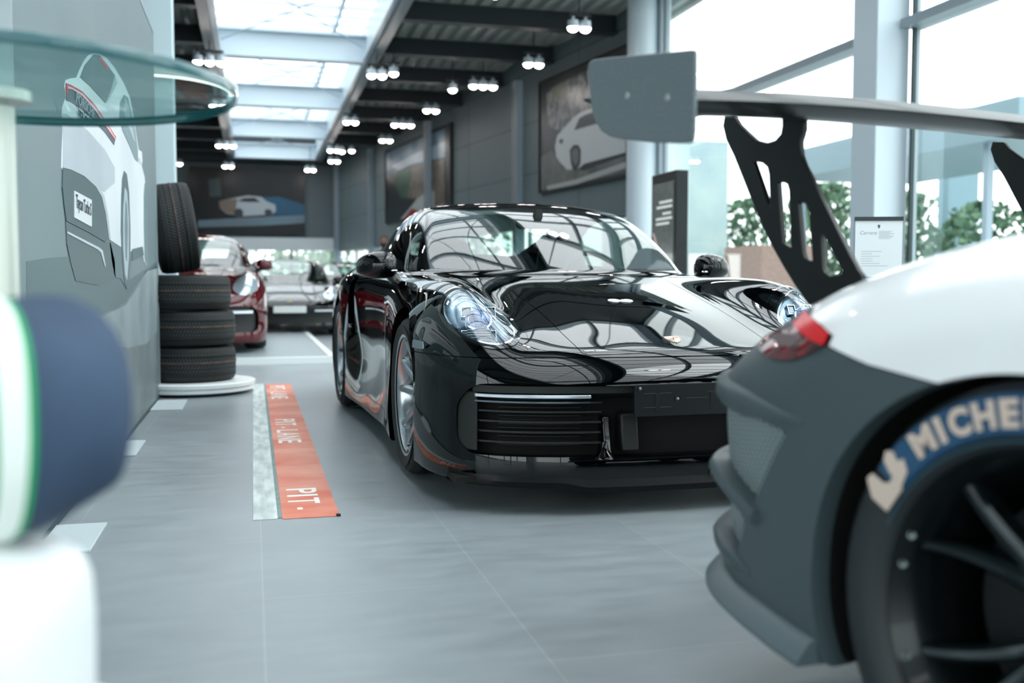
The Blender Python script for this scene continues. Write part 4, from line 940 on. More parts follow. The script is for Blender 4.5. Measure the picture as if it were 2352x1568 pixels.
def r_v2(V): return np.where((V[:, 1] > 2.6) & (ax_(V) > .50), poly_sd(V2, V[:, 1], V[:, 2]), 1.)
def r_step(V): return np.where(V[:, 1] > 2.6, (V[:, 2]-.60)+(-(V[:, 1]-2.83))*.12*0, 1.)
def r_deck(V): return np.maximum(RB.d['T'](ax_(V), V[:, 1])+.006-V[:, 2], 2.28-V[:, 1])
def r_ws(V):
    u = ax_(V); S_ = RB.d['S'](V[:, 1], V[:, 2]); gg = np.maximum(u-(S_-WS_in), V[:, 2]-(1.247-.10*u*u)); gg = np.maximum(gg, V[:, 1]-1.32)
    gg = np.maximum(gg, .30-V[:, 1]); return np.maximum(gg, RB.d['T'](u, V[:, 1])+.004-V[:, 2])
for fn, lv_ in ((r_arch, 0), (r_archf, 0), (r_line, .0012), (r_line, -.0012), (r_lamp, 0), (r_lamp2, 0), (r_v1, 0), (r_v2, 0), (r_deck, 0), (r_ws, 0), (c_sw, 0)):
    RV, RT = iso_cut(RV, RT, fn, lv_)
RV = RB.project(RV, 1); Cr = RV[RT].mean(1)
al = (r_arch(Cr) > 0) & (r_archf(Cr) > 0) & ~(RT.max(1) < 0)
v1m = al & (r_v1(Cr) < 0); v2m = al & (r_v2(Cr) < 0); lm = al & (r_lamp(Cr) < 0) & ~(r_lamp2(Cr) < 0); lm2 = al & (r_lamp2(Cr) < 0)
al &= ~(v1m | v2m | lm | lm2)
dk = al & (r_deck(Cr) < 0); wm = al & (r_ws(Cr) < 0); sm_ = al & (c_sw(Cr) < 0) & ~dk; al &= ~(dk | wm | sm_)
up = al & (r_line(Cr) > .0012); lo_ = al & (r_line(Cr) < -.0012)
rimR = [(r_arch, lambda A: np.stack([-np.sign(A[:, 0])*.04, 0*A[:, 0], 0*A[:, 0]], 1), .002), (r_archf, lambda A: np.stack([-np.sign(A[:, 0])*.04, 0*A[:, 0], 0*A[:, 0]], 1), .002)]
rin = lambda d: (lambda A: -d*(lambda G: G/np.linalg.norm(G, axis=1)[:, None])(RB.grad(A)))
part_mesh(RB, RV, RT[up], 'body_shell', P_rw, RCAR, rimR+[(lambda V: np.abs(r_line(V))-.0012, rin(.008), .0004)])
part_mesh(RB, RV, RT[lo_], 'bumper_and_sills', P_grey, RCAR, rimR+[(r_v1, rin(.03), .001), (r_v2, rin(.03), .001)])
part_mesh(RB, RV, RT[dk], 'engine_cover', P_carbon, RCAR)
part_mesh(RB, RV, RT[wm], 'windscreen', M_wind, RCAR); part_mesh(RB, RV, RT[sm_ & (Cr[:, 0] > 0)], 'side_window', M_tint, RCAR); part_mesh(RB, RV, RT[sm_ & (Cr[:, 0] < 0)], 'side_window', M_tint, RCAR)
# mesh vents: woven pattern by bump and colour
def mesh_mat():
    m = mat('vent_mesh', '#7d8c90', .5); n = m.node_tree; b = n.nodes['Principled BSDF']; L = n.links.new
    t = n.nodes.new('ShaderNodeTexCoord'); mp = n.nodes.new('ShaderNodeMapping'); mp.inputs['Rotation'].default_value = (radians(52), 0, 0)
    sp = n.nodes.new('ShaderNodeSeparateXYZ'); L(t.outputs['Object'], mp.inputs[0]); L(mp.outputs[0], sp.inputs[0]); o_ = []
    for ax in ('Y', 'Z'):
        q = n.nodes.new('ShaderNodeMath'); q.operation = 'MULTIPLY'; q.inputs[1].default_value = 2*pi/.0125; L(sp.outputs[ax], q.inputs[0])
        s_ = n.nodes.new('ShaderNodeMath'); s_.operation = 'SINE'; L(q.outputs[0], s_.inputs[0]); o_.append(s_)
    a = n.nodes.new('ShaderNodeMath'); a.operation = 'MAXIMUM'; L(o_[0].outputs[0], a.inputs[0]); L(o_[1].outputs[0], a.inputs[1])
    r = n.nodes.new('ShaderNodeValToRGB'); r.color_ramp.elements[0].position = .35; r.color_ramp.elements[0].color = (.02, .03, .034, 1); r.color_ramp.elements[1].position = .75; r.color_ramp.elements[1].color = lin('#93a2a5')+(1,)
    L(a.outputs[0], r.inputs[0]); L(r.outputs[0], b.inputs['Base Color']); return m
MM = mesh_mat()
for s in (-1, 1):
    sd = Cr[:, 0]*s > 0
    v = part_mesh(RB, RV, RT[v1m & sd], 'upper_vent_mesh', MM, RCAR, off=-.026); v = part_mesh(RB, RV, RT[v2m & sd], 'lower_vent_mesh', MM, RCAR, off=-.026)
    tl = part_mesh(RB, RV, RT[lm & sd], 'tail_lamp', mat('smoked_red_lens', '#7a0a14', .1, coat=.6, spec=.3, noise=(26, '#3a0609', .10)), RCAR, off=.004)
    part_mesh(RB, RV, RT[lm2 & sd], 'lamp_strip', mat('bright_red_lens', '#d00a14', .25, coat=.25, spec=.3), tl, off=.010)
# silver reflector inside the smoked lens
for s in (-1,):
    mb = MB(); mb.prism([(2.915, .735), (2.96, .742), (3.0, .733), (2.97, .722), (2.94, .716), (2.925, .722)], s*.918, s*.926, axis='x')
    mb.build('lamp_reflector_insert', mat('grey_reflector', '#c9b6b8', .15, metal=.7), RCAR)
# belts that wrap the rear corner
def belt(z0, z1, a0, a1, n, prof, s=-1, c=(-.45, 2.6), zr=99, taper=0):
    """profile (outward offset, height) swept round the rear corner; angle 0 = side, 90 = rear"""
    A = np.radians(np.linspace(a0, a1, n)); Z = z0+(z1-z0)*np.clip((np.degrees(A)-a0)/min(a1-a0, zr), 0, 1)
    D = np.stack([-np.cos(A), np.sin(A), 0*A], 1); P = np.stack([0*A+c[0], 0*A+c[1], Z], 1)
    lo2 = np.zeros(n); hi2 = np.full(n, 1.3)
    for _ in range(26):
        md = (lo2+hi2)/2; f_ = RB.F(P+D*md[:, None]); lo2 = np.where(f_ < 0, md, lo2); hi2 = np.where(f_ < 0, hi2, md)
    S_ = P+D*lo2[:, None]; G = RB.grad(S_); G[:, 2] = 0; G /= np.linalg.norm(G, axis=1)[:, None]
    rows = []
    tp = lambda i: min(1, .15+i/(n*taper)) if taper else 1
    for i in range(n):
        rows.append([((S_[i, 0]+G[i, 0]*o*tp(i))*(-s), S_[i, 1]+G[i, 1]*o*tp(i), Z[i]+h*max(.3, tp(i))) for o, h in prof])
    mb = MB(); mb.grid(rows, True); k = len(prof); mb.f.append(tuple(range(k))); mb.f.append(tuple(range(len(mb.v)-k, len(mb.v)))[::-1]); return mb
for s in (-1, 1):
    belt(.592, .625, 30, 118, 70, [(-.02, .022), (.002, .020), (.012, .006), (.013, -.016), (.004, -.030), (-.04, -.034)], s, zr=30, taper=.2).build('bumper_ledge', P_grey, RCAR, smooth=50)
    belt(.400, .455, 41, 118, 60, [(-.04, .014), (.008, .014), (.016, .004), (.016, -.006), (.006, -.014), (-.04, -.012)], s, zr=16).build('vent_crossbar', P_grey, RCAR, smooth=50)
    belt(.288, .318, 44, 118, 56, [(-.04, .012), (.006, .013), (.014, .004), (.012, -.012), (0, -.03), (-.03, -.03)], s, zr=14, taper=.1).build('lower_vent_rim', P_grey, RCAR, smooth=50)
    belt(.214, .240, 25.5, 118, 80, [(-.03, .026), (.0, .024), (.016, .018), (.040, -.010), (.040, -.018), (-.03, -.022)], s, zr=35).build('bumper_lip', mat('lip_grey', '#556368', .42), RCAR, smooth=40)
    # inner arch and wheel well
    MB().lathe([(.40, s*.50), (.40, s*.925)], c=(0, 2.45, .352), axis='x', n=48, a0=-.4, a1=pi+.4).build('arch_liner', M_dark, RCAR)
    MB().lathe([(.39, s*.50), (.39, s*.90)], c=(0, 0, .34), axis='x', n=40, a0=-.4, a1=pi+.4).build('arch_liner', M_dark, RCAR)
mb = MB(); mb.box(-.62, .62, -.8, 3.2, .175, .2); mb.box(-.88, .88, .45, 1.98, .175, .2); mb.box(-.60, .60, 2.0, 3.1, .2, .70); mb.box(-.55, .55, -.6, .4, .2, .5)
mb.build('underbody', M_dark, RCAR)
MB().box(-.84, .84, 2.86, 3.05, .19, .60).build('rear_bulkhead', M_dark, RCAR)
# ---- wing
WG = thing('rear_wing', None, None); WG.parent = RCAR
rows = []
for x in np.linspace(-.945, .945, 31):
    t = abs(x)/.945; z0 = 1.215-.028*t**2.5; y0 = 3.245; sec = []
    for (c_, up_) in ((0, 0), (.03, .026), (.09, .036), (.18, .040), (.28, .046), (.36, .062), (.362, .056), (.28, .022), (.18, -.002), (.09, -.018), (.03, -.018)):
        sec.append((x, y0+c_, z0+up_*1.0))
    rows.append(sec)
m_ = MB().grid(rows, True); m_.f.append(tuple(range(11))); m_.f.append(tuple(range(len(m_.v)-11, len(m_.v))))
m_.build('wing_blade', mat('wing_carbon', '#0c0f11', .36, noise=(260, '#171b1d', .05), coat=.15), WG, smooth=50)
EP = [(3.569, 1.317), (3.561, 1.323), (3.550, 1.324), (3.481, 1.315), (3.316, 1.290), (3.192, 1.272), (3.179, 1.269), (3.176, 1.262), (3.176, 1.198), (3.178, 1.117), (3.181, 1.099), (3.189, 1.094), (3.224, 1.098), (3.313, 1.111), (3.427, 1.132), (3.479, 1.145), (3.512, 1.160), (3.538, 1.185), (3.553, 1.211), (3.566, 1.266), (3.574, 1.306)]
for s in (-1, 1):
    MB().prism(EP, s*.948, s*.956, axis='x').build('end_plate', mat('endplate_grey_carbon', '#59656a', .42, noise=(320, '#6a757a', .05)), WG, bevel=.003)
    for (py_, pz_) in [(3.409, 1.221), (3.265, 1.193)]:
        MB().lathe([(0, s*.003), (.006, s*.002), (.008, 0)], c=(s*.956, py_, pz_), axis='x', n=14).build('end_plate_screw', mat('screw_steel', '#aeb4b6', .35, metal=.7), WG)
MO = [(3.652, 1.247), (3.658, 1.224), (3.644, 1.187), (3.612, 1.142), (3.578, 1.085), (3.541, 1.023), (3.503, 0.963), (3.464, 0.909), (3.425, 0.862), (3.388, 0.821), (3.359, 0.792), (3.342, 0.777), (3.183, 0.822), (3.185, 0.843), (3.196, 0.853), (3.228, 0.897), (3.268, 0.956), (3.309, 1.016), (3.340, 1.062), (3.363, 1.094), (3.376, 1.120), (3.379, 1.150), (3.368, 1.173), (3.369, 1.211), (3.379, 1.216), (3.441, 1.222), (3.440, 1.193), (3.444, 1.176), (3.462, 1.164), (3.492, 1.161), (3.531, 1.172), (3.572, 1.201), (3.597, 1.220), (3.614, 1.241)]
HO = [[(3.540, 1.123), (3.507, 1.115), (3.489, 1.103), (3.483, 1.086), (3.477, 1.013), (3.484, 1.016)], [(3.451, 1.063), (3.437, 1.065), (3.419, 1.056), (3.413, 1.041), (3.403, 0.909), (3.432, 0.919)], [(3.381, 1.009), (3.374, 1.013), (3.355, 1.005), (3.347, 0.989), (3.333, 0.876), (3.358, 0.882), (3.364, 0.896)], [(3.307, 0.937), (3.299, 0.933), (3.242, 0.853), (3.250, 0.845), (3.278, 0.842), (3.294, 0.848), (3.300, 0.858)]]
for s in (-1, 1):
    MB().prism(MO, s*.506, s*.492, axis='x', holes=[h[::-1] for h in HO]).build('wing_mount', mat('mount_black', '#06090a', .4), WG, bevel=.002)
# ---- wheels
def sidewall_ring(parent, s, x, r0, r1, a0, a1, m, name, n=60):
    mb = MB(); rows = []
    for r, xx in ((r0-.002, x-.003), (r0, x), ((r0+r1)/2, x+.0012), (r1, x-.001), (r1+.002, x-.005)):
        rows.append([(s*xx, r*sin(a)*s*-1*-1, r*cos(a)) for a in np.radians(np.linspace(a0, a1, n))])
    mb.grid(rows); return mb.build(name, m, parent, smooth=60)
def race_wheel(parent, x, y, z, s, letter):
    e = bpy.data.objects.new('race_wheel', None); COL.objects.link(e); e.parent = parent; e.location = (x, y, z); h = .155; R = .351; rr = .252
    pf = [(rr-.006, -h*.80), (rr+.012, -h*.93), (.285, -h), (.318, -h*1.005), (.336, -h*.95), (.346, -h*.85), (R, -h*.7), (R+.001, 0), (R, h*.7), (.346, h*.85), (.336, h*.95), (.318, h*1.005), (.285, h), (rr+.012, h*.93), (rr-.006, h*.80)]
    MB().lathe(pf, axis='x', n=128).build('tyre', M_racetyre, e, smooth=40)
    MB().lathe([(rr-.004, -s*h*.8), (rr-.02, -s*h*.5), (.22, 0), (.222, s*h*.45), (.235, s*h*.72), (.250, s*h*.86), (.256, s*h*.92), (.250, s*h*.95), (.243, s*h*.88), (.236, s*h*.80)], axis='x', n=96).build('rim', mat('race_rim_black', '#11181b', .3, metal=.5, coat=.3), e, smooth=50)
    MB().lathe([(.06, -.01), (.19, -.01), (.19, .01), (.06, .01)], c=(0, 0, 0), axis='x', n=48).build('brake_disc', mat('race_disc', '#1c2022', .5, metal=.6), e)
    sp = MB(); nsp = 5
    for k in range(nsp):
        for sg in (-1, 1):
            rows = []
            for t in np.linspace(0, 1, 10):
                r = .05+(.232-.05)*t; ca = 2*pi*k/nsp+.62+sg*(.10+.17*t**1.6)+ (0 if sg > 0 else 0); w_ = .017-.006*t
                fx = s*(h*.30+h*.42*t**1.3); c_ = Vector((0, r*cos(ca), r*sin(ca))); tn = Vector((0, -sin(ca), cos(ca)))
                rows.append([(fx-s*.04, *(c_-tn*w_)[1:]), (fx-s*.008, *(c_-tn*w_)[1:]), (fx, *(c_-tn*w_*.4)[1:]), (fx, *(c_+tn*w_*.4)[1:]), (fx-s*.008, *(c_+tn*w_)[1:]), (fx-s*.04, *(c_+tn*w_)[1:])])
            sp.grid(rows, True)
    sp.build('spoke_set', mat('race_spoke', '#1d272b', .28, metal=.7, coat=.3), e, smooth=40)
    MB().lathe([(0, s*h*.62), (.022, s*h*.62), (.026, s*h*.5), (.05, s*h*.42), (.062, s*h*.30), (.064, 0)], axis='x', n=32).build('hub', mat('race_hub_dark', '#20282b', .3, metal=.8), e)
    MB().lathe([(0, s*h*.72), (.014, s*h*.72), (.017, s*h*.62)], axis='x', n=24).build('hub_nut', mat('nut_pale_gold', '#c9c6b0', .25, metal=.8), e)
    for a in (-66, -78, -112):
        MB().lathe([(0, .008), (.005, .007), (.006, 0)], c=(s*h*.90, -.238*sin(radians(-a))*-1, .238*cos(radians(a))), axis='x', n=12).build('rim_bolt', mat('bolt_pale', '#c7d2d2', .3, metal=.6), e)
    if letter:
        M_blue = mat('sidewall_blue', '#1d4a6b', .55); M_let = mat('sidewall_lettering', '#cbb9ac', .6)
        # outside seen from -x: screen right is -y, so the clockwise angle runs toward -y
        def place(mb, name, m, dx):
            o = mb.build(name, m, e, smooth=30); return o
        mb = MB(); rows = []
        for r, dx in ((.276, -.004), (.280, .0016), (.308, .0030), (.328, .0012), (.334, -.006)):
            xx = -(h*1.003)-dx if True else 0
            rows.append([(xx, -r*sin(a), r*cos(a)) for a in np.radians(np.linspace(-54, 62, 90))])
        place(mb.grid(rows), 'blue_band', M_blue, 0)
        def curved(mb, r0, a_start, sc, dx):
            """flat lettering (x along, y up) wrapped on the sidewall"""
            V = []
            for (px, py, pz) in mb.v:
                a = radians(a_start)+px/.305; r = r0+py; V.append((-(h*1.003)-dx-pz, -r*sin(a), r*cos(a)))
            mb.v = V; return mb
        word = 'MICHELIN'; a = -41.5
        adv = {'M': 9.6, 'I': 4.3, 'C': 7.9, 'H': 8.0, 'E': 6.8, 'L': 6.4, 'N': 8.4}
        for ch in word:
            tmb = text_mesh(ch, .052, .0016, .0024, 'LEFT'); xs = [v[0] for v in tmb.v]; mn = min(xs) if xs else 0
            kc = {'C': .95, 'H': .98, 'M': 1.1}.get(ch, 1.08); tmb.v = [((v[0]-mn)*kc+.006, v[1]*.98, v[2]) for v in tmb.v]
            curved(tmb, .289, a, 1, .0042).build('sidewall_letter', M_let, e, smooth=20); a += adv[ch]
        # running figure drawn as a plain pale shape pair before the word
        g1 = MB().prism([(-.112, -.014), (-.058, -.016), (-.055, .010), (-.068, .006), (-.078, .014), (-.082, .040), (-.094, .043), (-.112, .020)], 0, .0012)
        g2 = MB().prism([(-.056, -.012), (-.030, -.004), (-.022, .014), (-.034, .018), (-.030, .034), (-.040, .043), (-.052, .036), (-.058, .016)], 0, .0012)
        curved(g1, .291, -41, 1, .0035).build('sidewall_mark', M_let, e, smooth=20); curved(g2, .291, -41, 1, .0035).build('sidewall_mark', M_let, e, smooth=20)
        MB().grid([[(-(h*1.003)-.001+dd, -r*sin(a), r*cos(a)) for a in np.radians(np.linspace(-66, 80, 80))] for r, dd in ((.2665, 0), (.2685, -.002), (.2705, 0))]).build('sidewall_ring', mat('ring_blue_grey', '#2d4a57', .5), e)
    return e
race_wheel(RCAR, -.790, 2.45, .351, -1, True); race_wheel(RCAR, .790, 2.45, .351, 1, False)
race_wheel(RCAR, -.78, 0, .351, -1, False); race_wheel(RCAR, .78, 0, .351, 1, False)

# ================================================================= cars farther back
SB = Body(spec911()); SV, ST = SB.mesh(.034)
def s_lamp(V): return np.where((V[:, 1] < -.2), c_lamp(V, 1.), 1.)
for fn, lv_ in ((c_af, 0), (c_ar, 0), (s_lamp, 0), (c_int, 0), (c_wsf, 0), (c_sw, 0), (c_rw, 0), (c_tail, 0), (c_hood, .003), (c_hood, -.003)): SV, ST = iso_cut(SV, ST, fn, lv_)
SV = SB.project(SV, 1); Cs = SV[ST].mean(1)
s_al = (c_af(Cs) > 0) & (c_ar(Cs) > 0)
m_int = s_al & (c_int(Cs) < 0); m_lp = s_al & (s_lamp(Cs) < 0); m_w = s_al & ((c_wsf(Cs) < 0)); m_s = s_al & (c_sw(Cs) < 0); m_r = s_al & (c_rw(Cs) < 0); m_t = s_al & (c_tail(Cs) < 0)
m_gap = s_al & (np.abs(c_hood(Cs)) <= .003) & (c_low(Cs) > 0) & (Cs[:, 1] < .6)
m_b = s_al & ~(m_int | m_lp | m_w | m_s | m_r | m_t | m_gap)
def back_car(name, label, loc, rz, scale, paint, plate=True, hood_m=None):
    e = thing(name, label, 'car', loc, rz, None); e.scale = scale
    part_mesh(SB, SV, ST[m_b], 'body_shell', paint, e); part_mesh(SB, SV, ST[m_int], 'grille', M_black, e, off=-.03)
    part_mesh(SB, SV, ST[m_w], 'windscreen', M_wind, e); part_mesh(SB, SV, ST[m_s & (Cs[:, 0] > 0)], 'side_window', M_tint, e); part_mesh(SB, SV, ST[m_s & (Cs[:, 0] < 0)], 'side_window', M_tint, e); part_mesh(SB, SV, ST[m_r], 'rear_window', M_wind, e)
    part_mesh(SB, SV, ST[m_t], 'tail_light_strip', MATS['dark_red_lens'], e); part_mesh(SB, SV, ST[m_gap], 'bonnet_gap', M_dark, e)
    for s in (-1, 1):
        part_mesh(SB, SV, ST[m_lp & (Cs[:, 0]*s > 0)], 'headlamp', mat('far_headlamp', '#b9c9d4', .08, metal=.5, coat=1, emit=None), e)
        mirror(s, e, paint)
        for y, r_ in ((0, .343), (2.45, .355)):
            w = bpy.data.objects.new('wheel', None); COL.objects.link(w); w.parent = e; w.location = (s*.80, y, r_)
            MB().lathe([(.24, -.11), (r_-.02, -.12), (r_, -.09), (r_, .09), (r_-.02, .12), (.24, .11)], axis='x', n=40).build('tyre', M_tyre, w)
            mb = MB(); mb.lathe([(.245, s*.10), (.23, s*.06), (.22, -s*.05)], axis='x', n=40)
            for k in range(5):
                for dd in (-.14, .14):
                    a = 2*pi*k/5+dd; mb.tube([(s*.05, .03*cos(a), .03*sin(a)), (s*.095, .235*cos(a), .235*sin(a))], .014, 5)
            mb.build('rim', M_rimsil, w)
            MB().lathe([(.06, 0), (.17, 0)], axis='x', n=24).build('brake_disc', MATS['brake_disc_steel'], w)
        for yy_, zz_ in ((0, .345), (2.45, .36)): MB().lathe([(.40, s*.5), (.40, s*.9)], c=(0, yy_, zz_), axis='x', n=24, a0=-.4, a1=pi+.4).build('arch_liner', M_dark, e)
        follow(.402, .428, s*.40, s*.78, -.004, .02).build('daytime_light_bar', mat('lit_light_bar', '#dfe8f0', .2, emit=None), e)
    MB().box(-.60, .60, -.74, 3.2, .11, .60).build('underbody', M_dark, e)
    MB().lathe([(0, -.02), (.035, -.02), (.04, 0)], c=(0, -.90, .565), axis='y', n=20).build('badge', M_gold, e)
    for x in (-.36, .36): MB().box(x-.22, x+.22, 1.45, 1.65, .35, 1.02).build('seat', M_leather, e, bevel=.06)
    MB().box(-.6, .6, .55, .95, .6, .84).build('dashboard', M_leather, e, bevel=.03)
    if plate: MB().prism(rr_poly(-.26, .26, .385, .495, .01), -1.035, -1.025, axis='y').build('licence_plate', mat('white_plate', '#e4e8e8', .4), e)
    return e
P_red = mat('deep_red_paint', '#4a0610', .3, coat=1., coat_rough=.02, spec=0); P_blk2 = mat('far_black_paint', '#040506', .3, coat=1., coat_rough=.02, spec=0)
PLAT_Z = .067
back_car('sports_saloon', 'dark red saloon car on the low platform behind the tyre stack', (-.80, 12.15, PLAT_Z+.001), 0, (1.02, 1.10, 1.08), P_red, plate=False)
back_car('sports_car', 'black sports car with a white licence plate, right of the dark red car', (.55, 16.85, 0), 0, (.96, .97, .965), P_blk2)
back_car('sports_car', 'distant black car behind the black car with the white licence plate', (2.3, 24.2, 0), 0, (1, 1, 1.05), P_blk2, plate=False)
# ---- person far back, dark jacket and face mask
def person(x, y, rz, label):
    e = thing('person', label, 'person', (x, y, 0), rz)
    M_cl = mat('dark_clothing', '#1c2226', .8); M_skin = mat('skin_tone', '#8f6c5a', .6); M_hair = mat('brown_hair', '#4a3b30', .7); M_mask = mat('black_mask', '#15181a', .7)
    me = bpy.data.meshes.new('body'); 
    V = [(0, 0, .95), (0, 0, 1.15), (0, 0, 1.36), (0, -.01, 1.48), (0, -.02, 1.56), (0, -.02, 1.70),
         (-.10, 0, .90), (-.11, -.02, .50), (-.11, .02, .10), (-.11, -.10, .04), (.10, 0, .90), (.11, .05, .50), (.11, .12, .10), (.11, .02, .04),
         (-.19, 0, 1.42), (-.25, .03, 1.16), (-.24, -.06, .92), (-.23, -.09, .84), (.19, 0, 1.42), (.25, -.01, 1.16), (.24, -.10, .92), (.23, -.13, .84)]
    E = [(0, 1), (1, 2), (2, 3), (3, 4), (4, 5), (0, 6), (6, 7), (7, 8), (8, 9), (0, 10), (10, 11), (11, 12), (12, 13), (2, 14), (14, 15), (15, 16), (16, 17), (2, 18), (18, 19), (19, 20), (20, 21)]
    Rr = [.15, .14, .16, .06, .055, .10, .09, .065, .05, .04, .09, .065, .05, .04, .065, .048, .035, .04, .065, .048, .035, .04]
    me.from_pydata(V, E, []); o = link_mesh('body', me, M_cl, e)
    sk = o.modifiers.new('skin', 'SKIN'); o.modifiers.new('sub', 'SUBSURF').levels = 2; o.modifiers['sub'].render_levels = 2
    for i, v in enumerate(me.skin_vertices[0].data if me.skin_vertices else []): v.radius = (Rr[i], Rr[i]*.8)
    if not me.skin_vertices:
        bm = bmesh.new(); bm.from_mesh(me); ly = bm.verts.layers.skin.verify()
        for i, v in enumerate(bm.verts): v[ly].radius = (Rr[i], Rr[i]*.8); v[ly].use_root = (i == 0)
        bm.to_mesh(me); bm.free()
    hd = MB(); rows = []
    for zz, rx, ry, oy in ((1.52, .03, .03, .01), (1.54, .05, .055, 0), (1.58, .066, .08, -.01), (1.64, .074, .094, -.012), (1.69, .074, .095, -.008), (1.74, .062, .078, 0), (1.765, .03, .04, .01)):
        rows.append([(rx*cos(a), oy-.01+ry*sin(a)-(.016 if abs(a-1.5*pi) < .25 and 1.6 < zz < 1.68 else 0), zz) for a in np.linspace(0, 2*pi, 25)[:-1]])
    hd.grid(rows, True); hd.f.append(tuple(range(len(hd.v)-24, len(hd.v)))); hd.f.append(tuple(range(24))); hd.build('head', M_skin, e, smooth=60, sub=1)
    hr = MB(); hr.grid([[(rx*cos(a), .012+ry*sin(a), zz) for a in np.linspace(0, 2*pi, 25)[:-1]] for zz, rx, ry in ((1.66, .079, .09), (1.70, .083, .098), (1.75, .072, .085), (1.785, .03, .035))], True); hr.f.append(tuple(range(len(hr.v)-24, len(hr.v)))); hr.build('hair', M_hair, e, smooth=60)
    mk = MB(); mk.grid([[(.074*sin(a), -.02-.090*cos(a), zz) for a in np.linspace(-1.1, 1.1, 12)] for zz in (1.555, 1.59, 1.63)]); mk.build('face_mask', M_mask, e, smooth=60)
    return e
person(2.55, 20.0, -.2, 'person in dark clothing and black face mask standing far behind the black car')

# ================================================================= things on the left and on the floor
# ---- display wall with the printed rear view of a white car
PX = -.67
DW = thing('display_wall', 'grey free-standing display wall printed with the rear of a white car', 'display', (0, 0, 0))
MB().box(PX-.12, PX, 3.22, 7.66, .012, 2.62).build('panel_core', mat('display_print_grey', '#7b8a8d', .5, noise=(.9, '#6c7e83', .3)), DW)
MB().box(PX-.125, PX+.004, 7.655, 7.672, .0, 2.63).box(PX-.125, PX+.004, 3.2, 3.216, 0, 2.63).box(PX-.125, PX+.004, 3.2, 7.67, 2.62, 2.634).build('aluminium_edge', mat('panel_edge', '#a9b5b9', .35, metal=.6), DW)
MB().box(PX-.13, PX+.012, 3.2, 7.67, .0, .012).build('base_rail', mat('base_rail_dark', '#39464a', .5), DW)
def pr(pts, lay, name, hexc, noise=None, closed=True): return MB().prism(pts, PX, PX+.0012*lay, axis='x').build(name, mat('print_'+hexc.strip('#')+('n' if noise else ''), hexc, .45, noise=noise), DW)
pr([(3.326, 0.893), (3.662, 0.912), (4.125, 0.930), (4.985, 0.888), (6.004, 0.852), (7.681, 0.987), (7.653, 0.860), (6.759, 0.889), (6.256, 0.815), (5.781, 0.728), (5.173, 0.697), (4.587, 0.678), (3.309, 0.761)], 1, 'printed_floor_shadow', '#596d71')
pr([(4.587, 0.674), (5.173, 0.695), (5.781, 0.728), (6.325, 0.815), (6.843, 0.907), (7.673, 0.949), (7.503, 0.035), (5.684, -0.012), (3.470, 0.023), (3.221, 0.083), (3.292, 0.629)], 1, 'printed_concrete', '#5f6d6f', (2.2, '#7d888a', .2))
pr([(4.813, 0.671), (5.777, 0.709), (6.395, 0.815), (6.898, 0.908), (7.637, 0.939), (7.536, 0.486), (6.747, 0.439), (5.734, 0.475), (5.071, 0.537)], 2, 'printed_light_patch', '#97a4a8', (3, '#75858a', .25))
pr([(4.782, 1.842), (4.656, 1.805), (4.523, 1.751), (4.395, 1.684), (4.328, 1.644), (4.177, 1.611), (4.081, 1.586), (4.050, 1.555), (4.072, 1.518), (4.004, 1.475), (3.982, 1.444), (3.991, 1.386), (3.964, 1.311), (3.946, 1.246), (3.995, 1.227), (4.710, 1.227), (5.035, 1.195), (5.126, 1.040), (5.557, 1.018), (5.970, 1.004), (6.637, 1.051), (6.722, 0.966), (6.878, 0.947), (6.962, 1.085), (6.998, 1.258), (6.971, 1.399), (6.860, 1.515), (6.714, 1.562), (6.705, 1.643), (6.557, 1.643), (6.473, 1.698), (6.292, 1.820), (6.155, 1.889), (5.882, 1.918), (5.494, 1.925), (5.197, 1.911), (4.982, 1.884)], 2, 'printed_car_body', '#ccd5da', (1.3, '#e3e9ec', .25))
pr([(3.991, 1.386), (3.983, 1.447), (4.081, 1.460), (4.570, 1.471), (5.078, 1.454), (5.406, 1.409), (5.392, 1.331), (5.017, 1.254), (4.715, 1.256), (4.222, 1.265), (3.964, 1.249)], 3, 'printed_bumper_shade', '#a3afb8', (1.6, '#bcc7ce', .25))
pr([(4.781, 1.834), (4.953, 1.870), (5.221, 1.879), (5.487, 1.884), (5.327, 1.784), (5.116, 1.681), (4.976, 1.679), (4.659, 1.673), (4.402, 1.661), (4.520, 1.732)], 4, 'printed_rear_window', '#5d7276', (3, '#6a8084', .3))
pr([(5.487, 1.884), (5.327, 1.784), (5.116, 1.681), (5.207, 1.706), (5.585, 1.865)], 4, 'printed_rear_window_glint', '#a5b6bb')
pr([(4.897, 1.850), (5.006, 1.866), (5.147, 1.871), (5.249, 1.868), (5.187, 1.851), (5.059, 1.853), (4.936, 1.847)], 5, 'printed_brake_light', '#d45a66')
pr([(4.070, 1.570), (4.173, 1.584), (4.426, 1.606), (4.770, 1.608), (5.171, 1.580), (5.448, 1.560), (5.392, 1.520), (5.092, 1.537), (4.723, 1.540), (4.362, 1.532), (4.164, 1.520), (4.071, 1.510)], 4, 'printed_lamp_housing', '#5c626f')
pr([(4.071, 1.573), (4.173, 1.586), (4.426, 1.609), (4.771, 1.614), (5.173, 1.590), (5.466, 1.569), (5.430, 1.549), (5.154, 1.565), (4.755, 1.587), (4.412, 1.589), (4.171, 1.571), (4.096, 1.560), (4.093, 1.540), (4.065, 1.535)], 5, 'printed_red_lamp', '#c94250')
pr([(4.088, 1.566), (4.191, 1.579), (4.435, 1.601), (4.757, 1.600), (5.186, 1.580), (5.431, 1.558), (5.414, 1.551), (5.169, 1.565), (4.742, 1.589), (4.412, 1.589), (4.190, 1.573), (4.095, 1.558)], 6, 'printed_lamp_glow', '#f1c4c4')
